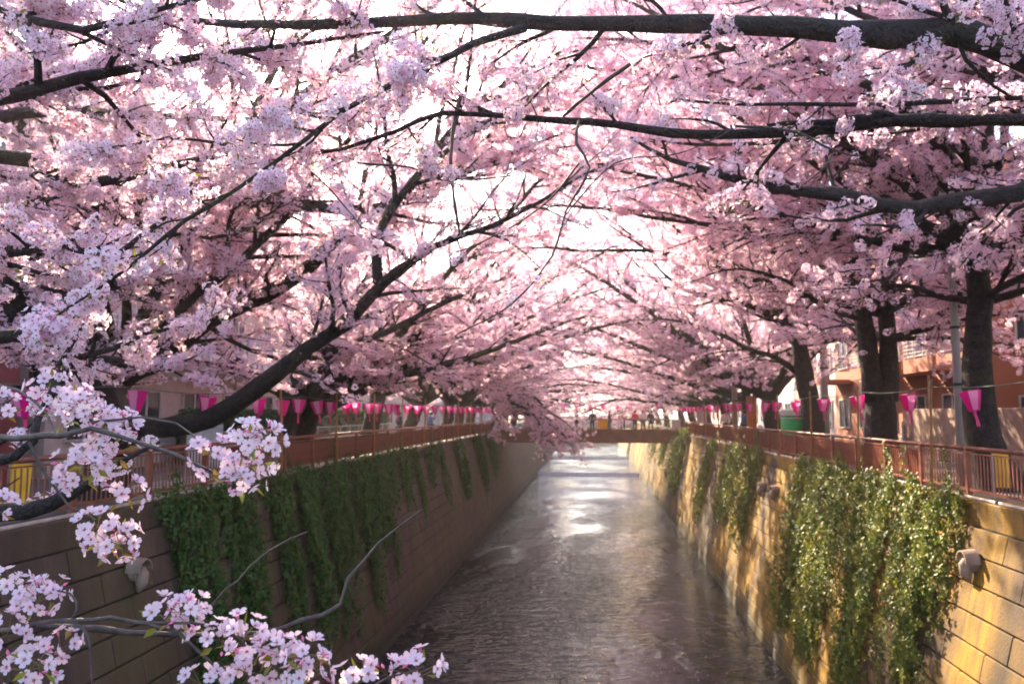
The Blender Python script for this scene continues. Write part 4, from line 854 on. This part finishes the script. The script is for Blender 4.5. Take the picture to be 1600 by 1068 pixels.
right_auto = [(37.2, 'right bank cherry tree with a stout trunk just left of the green drum'), (44.0, 'right bank cherry tree, second trunk left of the green drum'), (51.0, 'right bank cherry tree with wide black boughs, second trunk before the footbridge'),
              (58.0, 'right bank cherry tree right at the footbridge end, low boughs over the canal'), (68, 'right bank cherry tree just past the footbridge'), (79, 'second right bank cherry tree past the footbridge'), (91, 'third right bank cherry tree past the footbridge'), (105, 'fourth right bank cherry tree past the footbridge, hazy'), (120, 'fifth right bank cherry tree past the footbridge, hazy'), (140, 'farthest right bank cherry tree, beyond the distant grey bridge')]
for i, (Y, lb) in enumerate(right_auto):
    auto_tree(lb, 8.3 + (i % 3) * .25, Y, 200 + i, 1, 1 if Y < 50 else 2, H=2.4 + .5 * (i % 2), r0=.42 if i == 0 else .32, reach=10.8 if Y < 95 else 7.5).finish()
def l2_extra(t):
    Y = 22
    t.limb(T([(440, 672, Y), (470, 610, Y), (500, 560, Y - .5), (540, 540, Y - 1), (600, 520, Y - 2), (700, 470, Y - 2.5), (800, 430, Y - 3)]), [.34, .28, .2, .12, .09, .06, .015], L0=2.2, spacing=.45, dens=.7)
    t.limb(T([(470, 610, Y), (495, 540, Y), (497, 480, Y), (495, 430, Y), (520, 400, Y), (540, 360, Y), (545, 280, Y)]), [.26, .2, .18, .16, .12, .1, .03], L0=2.3, spacing=.45)
    t.limb(T([(495, 480, Y), (470, 465, Y), (440, 470, Y), (430, 420, Y), (390, 350, Y), (340, 290, Y)]), [.11, .1, .1, .09, .06, .02], L0=2.2, spacing=.45, dens=.8)
left_auto = [(23.0, 'left bank cherry tree with ivy green leaning trunk in front of the low rosy building'), (31.5, 'left bank cherry tree standing by the hedge and white fence'), (39.0, 'left bank cherry tree with dark low boughs reaching over the middle of the left railing'), (46.5, 'left bank cherry tree near the far lanterns, third trunk before the footbridge'), (53, 'left bank cherry tree whose lowest bough droops white blossom in front of the footbridge'),
             (60, 'left bank cherry tree at the footbridge end'), (70, 'left bank cherry tree just past the footbridge'), (81, 'second left bank cherry tree past the footbridge'), (93, 'third left bank cherry tree past the footbridge'), (107, 'fourth left bank cherry tree past the footbridge, hazy'), (122, 'fifth left bank cherry tree past the footbridge, hazy'), (140, 'farthest left bank cherry tree, beyond the distant grey bridge')]
def droop(t):
    for a_, b_, c_ in ((820, 860, 900), (800, 830, 850), (840, 880, 925)):
        t.limb([V3(-7.8, 53, 2.4)] + T([(a_ - 15, 618, 52), (a_ + 15, 640, 51), (b_ + 10, 665, 50), (c_, 700 + (a_ % 3) * 9, 49)]), [.12, .09, .06, .04, .02], L0=1.7, spacing=.45, dens=.9, up=-.02)
    t.limb([V3(-7.8, 53, 2.2)] + T([(810, 640, 52), (850, 655, 51), (880, 680, 50.5), (905, 705, 50)]), [.14, .10, .07, .05, .02], L0=2.6, spacing=.4, dens=1.3, up=-.02)
    t.limb([V3(-7.8, 53, 2.2)] + T([(800, 630, 51), (835, 650, 50), (860, 690, 49.5), (880, 712, 49)]), [.14, .09, .06, .04, .02], L0=2.2, spacing=.4, dens=1.3, up=-.02)
for i, (Y, lb) in enumerate(left_auto):
    FAR = auto_tree(lb, -8.8 - (i % 3) * .25, Y, 300 + i, -1, 1 if Y < 50 else 2, H=2.2 + .5 * (i % 2), r0=.36, reach=11.2 if Y < 90 else 7.0, extra=l2_extra if i == 0 else (droop if i == 4 else None), skip_limbs=1 if i == 0 else 0); FAR.finish()
# cherry trees where the canal bends out of sight
for i, (x, y, lb) in enumerate(((-13, 170, 'distant cherry tree past the grey bridge, left of the canal'), (13, 170, 'distant cherry tree past the grey bridge, right of the canal'))):
    auto_tree(lb, x, y, 400 + i, (1, -1)[i % 2], 2, H=2.5, r0=.35, reach=6, dens=.7).finish()
# the bouquets and leaf sprays whose meshes the scatters share each hang on a real tree or curtain
def hang(srcs, root, pts, name):
    for ob, p in zip(srcs, pts):
        C.objects.link(ob); ob.name = name; ob.parent = root; ob.location = Vector(p) - root.location
hang(near_src, tl.root, tl.cl[40::60], 'blossom_cluster'); hang(mid_src, tg.root, tg.cl[40::60], 'blossom_cluster'); hang(far_src, FAR.root, FAR.cl[40::60], 'blossom_cluster')
print('clusters', NCL)

# ------------------------------------------------------------------ buildings
def building(label, x0, x1, y0, y1, h, wallm, side, fl=3.0, wins=None, balc=None, name='apartment_building', base=0):
    """facade plane x=x0 facing the canal (side=+1 right bank: faces -x)"""
    root = empty(name, ((x0 + x1) / 2, (y0 + y1) / 2, 0), label=label, cat='building'); s = side
    MB().bx(x0, x1, y0, y1, -.1, h).build('wall', wallm, root)
    MB().bx(x0 - s * .12, x1 + s * .12, y0 - .12, y1 + .12, h, h + .35).build('parapet', M['grey'], root)
    n = int((h - .6) / fl); k = 0
    step = 3.0; ny = max(1, int((y1 - y0) / step)); step = (y1 - y0) / ny
    for f in range(n):
        z = .9 + f * fl
        for j in range(ny):
            yc = y0 + (j + .5) * step; w_ = 1.5; hh = 1.35
            fr = MB(); X = x0 - s * .03
            for (a, b_, c, d) in ((-w_ / 2 - .06, w_ / 2 + .06, -.06, 0), (-w_ / 2 - .06, w_ / 2 + .06, hh, hh + .06), (-w_ / 2 - .06, -w_ / 2, 0, hh), (w_ / 2, w_ / 2 + .06, 0, hh), (-.03, .03, 0, hh)):
                fr.bx(X - .05, X + .05, yc + a, yc + b_, z + c, z + d)
            w = fr.build('window', M['frame'], root)
            MB().bx(X - .008 + s * .0, X + .012, yc - w_ / 2, yc - .03, z, z + hh).build('pane', M['glass'], w); MB().bx(X - .008, X + .012, yc + .03, yc + w_ / 2, z, z + hh).build('pane', M['glass'], w)
            if (balc == 'all' and f > 0) or (isinstance(balc, set) and (f, j) in balc):
                balcony(root, x0, yc, z - .75, s, step * .86, balc)
    for q in (.22, .71):   # downpipes
        yq = y0 + (y1 - y0) * q; MB().tube([(x0 - s * .09, yq, 0), (x0 - s * .09, yq, h)], .05, 6).build('downpipe', M['frame'], root)
    for f in range(n):      # air conditioner units on brackets
        yq = y0 + (y1 - y0) * (.35 + .3 * (f % 2)); MB().bev((x0 - s * .22, yq, .35 + f * fl), (.34, .8, .6), .03).build('air_conditioner', M['frame'], root)
    # end windows facing the camera
    for f in range(n):
        z = 1.0 + f * fl; xc = x0 + s * 2.0
        w = MB().bx(xc - .6, xc + .6, y0 - .05, y0 + .03, z - .05, z + 1.2).build('window', M['frame'], root); MB().bx(xc - .54, xc + .54, y0 - .065, y0 - .052, z, z + 1.14).build('pane', M['glass'], w)
    return root
def balcony(root, x0, yc, z, s, wd, style=None):
    X1 = x0 - s * 1.2; b = MB(); b.bx(x0 - s * .005, X1, yc - wd / 2, yc + wd / 2, z - .08, z + .12).bx(X1 + s * .10, X1, yc - wd / 2, yc + wd / 2, z + .12, z + .42)
    bo = b.build('balcony', M['terra'] if s > 0 else M['white'], root)
    r = MB()
    for k in range(5): r.bx(X1 + s * .03, X1 + s * .07, yc - wd / 2, yc + wd / 2, z + .5 + k * .14, z + .53 + k * .14)
    for q in np.linspace(-wd / 2 + .02, wd / 2 - .02, 4): r.bx(X1 + s * .02, X1 + s * .08, yc + q - .02, yc + q + .02, z + .42, z + 1.12)
    for k in range(5): r.bx(x0 - s * .01, X1 + s * .03, yc - wd / 2 + .01, yc - wd / 2 + .04, z + .5 + k * .14, z + .53 + k * .14)
    r.build('balcony_rail', M['metal'], bo)
building('white multi storey block with dark windows at the right edge behind the first trunk', 13.6, 24, 12, 26.5, 15, M['white'], 1)
building('terracotta apartment block with railed balconies on the right bank', 12.9, 23, 28.5, 44, 10.5, M['terra'], 1, balc={(1, 0), (1, 1), (1, 2), (1, 4), (2, 0), (2, 1), (2, 3), (0, 1)})
building('cream building left of the terracotta block on the right bank', 13.4, 24, 45.5, 58, 11, M['cream'], 1)
building('grey tall block behind the footbridge on the right bank', 14, 26, 60, 84, 16, M['grey'], 1)
building('rosy block far down the right bank', 14, 26, 87, 120, 14, M['rosy'], 1)
building('maroon tiled building at the far left edge behind the blossoms', -13.4, -22, 8, 17.5, 10, M['maroon'], -1)
building('beige apartment block with white balconies seen through the left blossoms', -13.8, -23, 19, 34, 10.5, M['cream'], -1, balc='all')
building('long low rosy building behind the hedge on the left bank', -14.6, -24, 36, 74, 4.9, M['rosy'], -1, fl=3.8)
building('white block past the low rosy building on the left bank', -14.2, -25, 77, 100, 13, M['white'], -1)
building('grey far block on the left bank', -14.2, -25, 103, 135, 15, M['grey'], -1)

# utility poles
def pole(x, y, h, r, label, m='pole'):
    root = empty('utility_pole', (x, y, 0), label=label, cat='pole')
    MB().tube([(x, y, -.1), (x, y, h)], [r, r * .75], 12).build('shaft', M[m], root, smooth=True)
    MB().tube([(x - .8, y, h - .7), (x + .8, y, h - .7)], .04, 6).build('crossarm', M['dark'], root)
    for z in (2.2, 3.4): MB().tube([(x, y, z - .03), (x, y, z + .03)], r * 1.15, 12).build('band', M['dark'], root)
p = at(1496, 600, 17.6); pole(p.x, 17.6, 8.5, .09, 'pale grey utility pole beside the first full trunk on the right')
p = at(1288, 600, 33); pole(p.x, 33, 8, .15, 'grey utility pole behind the fourth lantern from the right edge')
p = at(580, 600, 36); pole(p.x, 36, 6, .09, 'thin black lamp pole before the low rosy building', 'dark')
p = at(1147, 600, 40); pole(p.x, 40, 8, .14, 'pale utility pole left of the stout trunk near the stalls')

# garden walls and board fence on the right
def panels(label, name, x, ya, yb, h, n, m, z0=.0, cat='wall', pn='panel'):
    root = empty(name, (x, ya, z0), label=label, cat=cat); st = (yb - ya) / n; t = MB(); t.bev((0, 0, h / 2), (.14, st - .03, h), .015); me = t.mesh(pn, m)
    for i in range(n): link(pn, me, root, (0, (i + .5) * st, 0))
panels('sunlit tan stone garden wall between the forked trunk and utility pole', 'garden_wall', 11.9, 20.2, 25.0, 1.75, 3, M['stone'])
panels('brown stone garden wall left of the forked trunk', 'garden_wall', 11.9, 27.0, 32.0, 1.75, 3, M['stone'])
def board_fence(label, x, ya, yb, nb, m, hb=.20):
    root = empty('board_fence', (x, ya, 0), label=label, cat='fence'); L_ = yb - ya
    t = MB(); t.bev((0, L_ / 2, 0), (.03, L_, hb - .035), .004); me = t.mesh('board', m)
    for i in range(nb): link('board', me, root, (0, 0, .2 + i * hb))
    t = MB(); t.box((.05, 0, nb * hb / 2 + .1), (.09, .09, nb * hb + .2)); me = t.mesh('post', m)
    for q in np.linspace(0, L_, int(L_ / 1.8) + 1): link('post', me, root, (0, q, 0))
board_fence('orange brown horizontal board fence at the right edge behind the first trunk', 11.6, 12.5, 18.0, 9, M['orange'])
# hedge and low white fence on the left
hr = empty('hedge', (-12.6, 33, 0), label='clipped dark green hedge in front of the low rosy building', cat='hedge')
MB().bx(-12.9, -12.3, 24, 47, -.05, 1.5).build('core', M['ivystem'], hr)
n = 7000; P = np.column_stack([-12.6 + nrg.choice([-.36, .36], n) * nrg.uniform(.85, 1.1, n), nrg.uniform(23.9, 47.1, n), nrg.uniform(0, 1.62, n)]); tp = nrg.random(n) < .35; P[tp, 2] = 1.5 + nrg.uniform(0, .14, tp.sum()); P[tp, 0] = -12.6 + nrg.uniform(-.38, .38, tp.sum())
scatter('leaves', P, nrg.uniform(0, 6.28, (n, 3)), nrg.uniform(.9, 1.5, n), nrg.integers(0, 3, n), 'hedge', hedge_src, hr, kind='stuff')
fr = empty('low_fence', (-11.6, 24, 0), label='low pale metal fence along the street in front of the hedge', cat='fence')
for z in (.55, 1.0): MB().tube([(-11.6, 24, z), (-11.6, 48, z)], .025, 6).build('rail', M['pole'], fr)
t = MB(); t.box((0, 0, .5), (.05, .05, 1.05)); me = t.mesh('post', M['pole'])
for y in np.arange(24, 48.1, 1.5): link('post', me, fr, (0, y - 24, 0))
t = MB(); t.box((0, 0, .75), (.018, .018, .45)); me = t.mesh('bar', M['pole'])
for y in np.arange(24.25, 48, .25): link('bar', me, fr, (0, y - 24, 0))

hang(hedge_src, hr, [Vector((-12.24, 25 + i, .8)) for i in range(3)], 'leaf_spray')
for src, rt, pp in IVC.values(): hang(src, rt, pp, 'leaf_spray')
# green covered drum, stall banners, sheets
p = at(1243, 700, 30.5); gd = empty('drum', (p.x, 30.5, .1), label='bright green covered drum with a pale lid behind the right railing', cat='drum')
t = MB(); N = 20
t.tube([(0, 0, 0), (0, 0, .4), (0, 0, .9), (0, 0, 1.42)], [.42, .47, .5, .49], 22); t.build('body', M['green'], gd, smooth=True, local=True)
t = MB(); t.tube([(0, 0, 1.425), (0, 0, 1.58), (0, 0, 1.66)], [.53, .53, .42], 22); t.build('lid', M['lid'], gd, local=True)
t = MB(); t.tube([(0, 0, 1.30), (0, 0, 1.34)], [.512, .512], 22); t.build('strap', M['lid'], gd, local=True)
def banner(px, Y, zt, w_, h_, m, label, py=690):
    p = at(px, py, Y); root = empty('banner', (p.x, Y, .1), label=label, cat='banner')
    MB().tube([(0, 0, 0), (0, 0, zt)], .015, 6).build('pole', M['pole'], root, local=True); MB().tube([(0, 0, zt - .03), (w_, 0, zt - .03)], .01, 6).build('arm', M['pole'], root, local=True)
    t = MB(); n = 6
    for i in range(n):
        a = i / n; b_ = (i + 1) / n; f = lambda q, z: (q * w_, .03 * math.sin(q * 5 + z * 3), z)
        t.quad(f(a, zt - .05 - h_), f(b_, zt - .05 - h_), f(b_, zt - .05), f(a, zt - .05)); t.quad(f(a, zt - .05 - h_ + .001), f(a, zt - .045), f(b_, zt - .045), f(b_, zt - .05 - h_ + .001)) if False else None
    t.build('cloth', m, root, local=True)
banner(1549, 14.8, .88, .28, .62, M['yellow'], 'yellow banner hanging behind the railing near the right edge')
banner(1168, 38, 2.3, .45, 1.5, M['orangeb'], 'orange stall banner near the stout trunk on the right bank')
banner(1090, 52, 2.2, .6, 1.3, M['white_sheet'], 'white stall banner near the right end of the footbridge')
banner(14, 11.2, .8, .34, .62, M['yellow'], 'yellow banner behind the left railing at the frame edge', 760)
banner(292, 16.5, 1.3, .8, .9, M['white_sheet'], 'pale sheet standing behind the left railing under the curved bough')

# ------------------------------------------------------------------ lanterns
def make_lantern():
    root = empty('paper_lantern', (0, 0, 0)); r1, r0, h = .175, .085, .33
    for k in range(6):
        t = MB(); a0 = k * math.pi / 3 + .03; a1 = (k + 1) * math.pi / 3 - .03
        P_ = lambda a, r, z: (math.cos(a) * r, math.sin(a) * r, z)
        t.quad(P_(a0, r0, 0), P_(a1, r0, 0), P_(a1, r1, h), P_(a0, r1, h)); t.build('paper_panel', M['palepink'] if k in (4, 1) else M['pink'], root, local=True)
    t = MB()
    for k in range(6):
        a0 = k * math.pi / 3; a1 = a0 + math.pi / 3
        t.tube([(math.cos(a0) * r0, math.sin(a0) * r0, 0), (math.cos(a0) * r1, math.sin(a0) * r1, h)], .006, 4)
        for r, z in ((r0, 0), (r1, h)): t.tube([(math.cos(a0) * r, math.sin(a0) * r, z), (math.cos(a1) * r, math.sin(a1) * r, z)], .007, 4)
    t.build('frame', M['lrim'], root, local=True)
    t = MB(); t.tube([(0, 0, h - .01), (0, 0, h + .05)], [.02, .012], 6); t.build('hook', M['wire'], root, local=True)
    t = MB(); t.tube([(0, 0, .0), (0, 0, -.05), (.01, 0, -.14), (.015, 0, -.27)], [.035, .02, .02, .026], 6); t.build('tassel', M['tassel'], root, local=True)
    return root
lant = make_lantern(); first = [True]
def put_lantern(p, label, group, sc=1.0):
    o = lant if first[0] else copy_tree(lant); first[0] = False
    o.location = p; o.rotation_euler = (rnd.uniform(-.17, .17), rnd.uniform(-.2, .2), rnd.uniform(-.35, .45)); o.scale = (sc, sc, sc)
    tag(o, label, 'lantern', group)
ordn = ['first', 'second', 'third', 'fourth', 'fifth', 'sixth', 'seventh', 'eighth', 'ninth', 'tenth', 'eleventh', 'twelfth', 'thirteenth', 'fourteenth', 'fifteenth', 'sixteenth', 'seventeenth', 'eighteenth', 'nineteenth', 'twentieth', 'twenty-first', 'twenty-second', 'twenty-third', 'twenty-fourth', 'twenty-fifth', 'twenty-sixth', 'twenty-seventh', 'twenty-eighth', 'twenty-ninth', 'thirtieth', 'thirty-first', 'thirty-second', 'thirty-third', 'thirty-fourth']
special_r = {0: 'largest magenta paper lantern, hanging before the first full trunk on the right', 1: 'magenta paper lantern hanging before the terracotta balcony on the right', 2: 'magenta paper lantern hanging left of the forked trunk on the right', 3: 'magenta paper lantern before the grey pole, just right of the green drum', 4: 'magenta paper lantern hanging right over the green drum'}
def string(side, pxs, zt, extra, label, group):
    X = (XL if side < 0 else XR) - side * .02; pts = []
    for px in pxs:
        p = atx(px, 640, X); pts.append(p.y)
    y = pts[-1]
    while y < 58: y += extra; pts.append(y)
    root = empty('lantern_cable', (X, pts[0], zt), label='sagging cable carrying the lantern string over the ' + ('left' if side < 0 else 'right') + ' railing', cat='cable')
    yy0 = pts[0] - 5; cab = []
    q = yy0
    while q < 60:
        sag = .06 * math.sin((q % 4.0) / 4.0 * math.pi); cab.append((X, q, zt + .42 - sag)); q += .5
    MB().tube(cab, .009, 5).build('cable', M['wire'], root)
    for i, y in enumerate(pts):
        sag = .06 * math.sin((y % 4.0) / 4.0 * math.pi)
        lb = (special_r.get(i) if side > 0 else None) or f'magenta paper lantern, {ordn[i]} from the near end of the {"left" if side < 0 else "right"} string'
        put_lantern((X, y, zt + .03 - sag + rnd.uniform(-.015, .015)), lb, group)
string(1, [1522, 1421, 1344, 1287, 1244, 1212, 1194, 1171, 1154, 1142, 1135, 1120, 1110, 1100, 1090], 1.68, 1.9, '', 'magenta lanterns strung along the right bank')
string(-1, [40, 60, 212, 322, 404, 441, 466, 498, 516, 542, 556, 577, 589, 608, 620, 636, 652], 1.60, 1.9, '', 'magenta lanterns strung along the left bank')
for i in range(12):
    put_lantern((-6.3 + i * 1.02, 61.0, 1.92), f'small rose lantern over the footbridge, {ordn[i]} counted from its left end', 'rose lanterns strung over the footbridge')
fc = empty('lantern_cable', (-7, 61, 2.3), label='thin cable carrying lanterns across the footbridge', cat='cable'); MB().tube([(-7.4 + i * .7, 61, 2.33 - .05 * math.sin(i)) for i in range(21)], .01, 5).build('cable', M['wire'], fc)
k = 0
for side, lst in ((1, [16.2, 20.4, 24.6, 28.8, 33, 37.5, 42, 47, 52]), (-1, [18.5, 22.6, 26.6, 30.6, 34.8, 39, 43.5, 48, 53])):
    X = (XL if side < 0 else XR)
    for i, y in enumerate(lst):
        tx = X - side * .10; root = empty('bamboo_pole', (X - side * -.02, y, .1), label=f'leaning bamboo lantern pole, {ordn[i]} from the near end of the {"left" if side < 0 else "right"} railing', cat='pole', group='bamboo poles holding up the lantern cables')
        b0 = Vector((X + side * .0, y + .1, .0)); b1 = Vector((X - side * .16, y - .5, 2.22))
        t = MB(); n = 9; P_ = []; Rr = []
        for j in range(n): f = j / (n - 1); q = b0.lerp(b1, f); P_ += [q, q + Vector((0, 0, .012))]; Rr += [.028 - .006 * f, .033 - .006 * f]
        t.tube(P_, Rr, 8); t.build('cane', M['bamboo'], root, smooth=True)
        MB().tube([b1 + Vector((0, -.05, -.08)), b1 + Vector((0, .05, -.02))], .02, 6).build('binding', M['wire'], root)

# ------------------------------------------------------------------ light haze in the air
hm_ = bpy.data.materials.new('haze_air'); hm_.use_nodes = True; ht = hm_.node_tree; ht.nodes.clear()
pv = ht.nodes.new('ShaderNodeVolumePrincipled'); pv.inputs['Color'].default_value = (1, .95, .93, 1); pv.inputs['Density'].default_value = .0011; pv.inputs['Anisotropy'].default_value = .72
ho = ht.nodes.new('ShaderNodeOutputMaterial'); ht.links.new(pv.outputs[0], ho.inputs['Volume'])
MB().bx(-901, 901, -61, 1801, -8.2, 22).build('haze', hm_, kind='stuff')

# ------------------------------------------------------------------ people
def skin_obj(name, verts, edges, radii, m, parent, sub=1):
    me = bpy.data.meshes.new(name); me.from_pydata([tuple(v) for v in verts], edges, []); me.materials.append(m)
    o = link(name, me, parent); md = o.modifiers.new('skin', 'SKIN'); 
    if not me.skin_vertices: me.skin_vertices.new()
    for i, r in enumerate(radii): me.skin_vertices[0].data[i].radius = (r, r)
    me.skin_vertices[0].data[0].use_root = True
    s = o.modifiers.new('sub', 'SUBSURF'); s.levels = sub; s.render_levels = sub
    return o
def person(loc, rz, coat, legs, label, stride=.12, bend=.1, hair='hair', h=1.65):
    root = empty('person', loc, rz, label=label, cat='person', group='people strolling under the blossoms'); k = h / 1.7
    J = dict(pel=(0, 0, .93), wai=(0, 0, 1.08), che=(0, -.01, 1.30), nek=(0, 0, 1.46), hd0=(0, .01, 1.55), hd1=(0, .0, 1.66), lsh=(.18, 0, 1.40), lel=(.25, bend * .2, 1.14), lwr=(.24, bend, .92), lha=(.24, bend * 1.2, .83),
             rsh=(-.18, 0, 1.40), rel=(-.25, -bend * .2, 1.14), rwr=(-.23, bend * 1.4, .95), rha=(-.22, bend * 1.8, .87), lhi=(.09, 0, .88), lkn=(.10, stride * .6, .50), lan=(.10, stride * .7, .09), lto=(.11, stride * .7 + .15, .04), rhi=(-.09, 0, .88), rkn=(-.10, -stride * .2, .50), ran=(-.10, -stride, .10), rto=(-.11, -stride + .14, .04))
    names = list(J); V = [Vector(J[n]) * k for n in names]; ix = {n: i for i, n in enumerate(names)}
    E = [('pel', 'wai'), ('wai', 'che'), ('che', 'nek'), ('nek', 'hd0'), ('hd0', 'hd1'), ('che', 'lsh'), ('lsh', 'lel'), ('lel', 'lwr'), ('lwr', 'lha'), ('che', 'rsh'), ('rsh', 'rel'), ('rel', 'rwr'), ('rwr', 'rha'), ('pel', 'lhi'), ('lhi', 'lkn'), ('lkn', 'lan'), ('lan', 'lto'), ('pel', 'rhi'), ('rhi', 'rkn'), ('rkn', 'ran'), ('ran', 'rto')]
    rad = dict(pel=.13, wai=.115, che=.135, nek=.05, hd0=.085, hd1=.085, lsh=.065, lel=.042, lwr=.030, lha=.034, rsh=.065, rel=.042, rwr=.030, rha=.034, lhi=.085, lkn=.055, lan=.038, lto=.035, rhi=.085, rkn=.055, ran=.038, rto=.035)
    skin_obj('body', V, [(ix[a], ix[b_]) for a, b_ in E], [rad[n] * k for n in names], M['skin'], root)
    def sub(nm, keep, grow, m):
        kk = [n for n in names if n in keep]; j = {n: i for i, n in enumerate(kk)}
        skin_obj(nm, [V[ix[n]] for n in kk], [(j[a], j[b_]) for a, b_ in E if a in j and b_ in j], [rad[n] * k + grow for n in kk], m, root)
    sub('coat', ('pel', 'wai', 'che', 'lsh', 'lel', 'lwr', 'rsh', 'rel', 'rwr'), .028, M[coat]); sub('trousers', ('pel', 'lhi', 'lkn', 'lan', 'rhi', 'rkn', 'ran'), .020, M[legs])
    hm = MB(); n = 10
    hm.tube([Vector((0, .0 - .012, 1.54)) * k, Vector((0, -.02, 1.62)) * k, Vector((0, -.015, 1.70)) * k, Vector((0, -.01, 1.745)) * k], [.09 * k, .108 * k, .095 * k, .04 * k], 12); hm.build('hair', M[hair], root, smooth=True, local=True)
    # nose and shoes
    for sx, y in ((.11, stride * .7 + .07), (-.11, -stride + .07)): MB().bev((sx * k, y * k, .045), (.095, .26, .085), .02).build('shoe', M['dark'], root, local=True)
    return root
for a in ((.9, 'coat_navy', 'trousers', 'person in navy coat at the left of the footbridge, beside the yellow sign', 0), (2.2, 'coat_black', 'jeans', 'person in black coat just right of the yellow sign on the footbridge', 1.6), (3.2, 'coat_tan', 'trousers', 'person in tan coat on the footbridge left of the red coat', 3.0),
          (4.1, 'coat_red', 'trousers', 'person in a bright red coat on the footbridge', .3), (4.75, 'coat_white', 'jeans', 'person in white top beside the red coat on the footbridge', -.4), (5.35, 'coat_black', 'trousers', 'person in black at the right of the white top on the footbridge', 2.6), (-.3, 'coat_white', 'trousers', 'person in pale jacket half hidden by drooping blossom on the footbridge', 1.2)):
    person((a[0] - .9, BY0 + 1.1 + (a[0] * 7 % 1.3), .14), a[4], a[1], a[2], a[3])
for px, Y, c, lb in ((722, 48, 'coat_blue', 'person in blue top walking behind the left railing near the far lanterns'), (632, 40, 'coat_navy', 'person in navy walking behind the left railing by the pale posts'), (705, 55, 'coat_black', 'person in black walking behind the left railing near the footbridge')):
    p = at(px, 660, Y); person((min(p.x, -9.8), Y, .0), rnd.uniform(0, 6), c, 'jeans', lb)
for px, Y, c, lb in ((1125, 47, 'coat_white', 'person in white walking behind the right railing under small lanterns'), (1160, 41, 'coat_blue', 'person in blue walking behind the right railing near the orange banner')):
    p = at(px, 660, Y); person((max(p.x, 7.6), Y, .1), rnd.uniform(0, 6), c, 'trousers', lb)
yb = empty('sign_board', (.75, BY0 + .9, .14), label='yellow sign board standing on the footbridge', cat='sign'); MB().box((0, 0, .6), (.8, .05, .75)).build('face', M['yellow'], yb, local=True)
for x in (-.32, .32): MB().box((x, .05, .33), (.04, .04, .66)).build('leg', M['dark'], yb, local=True)
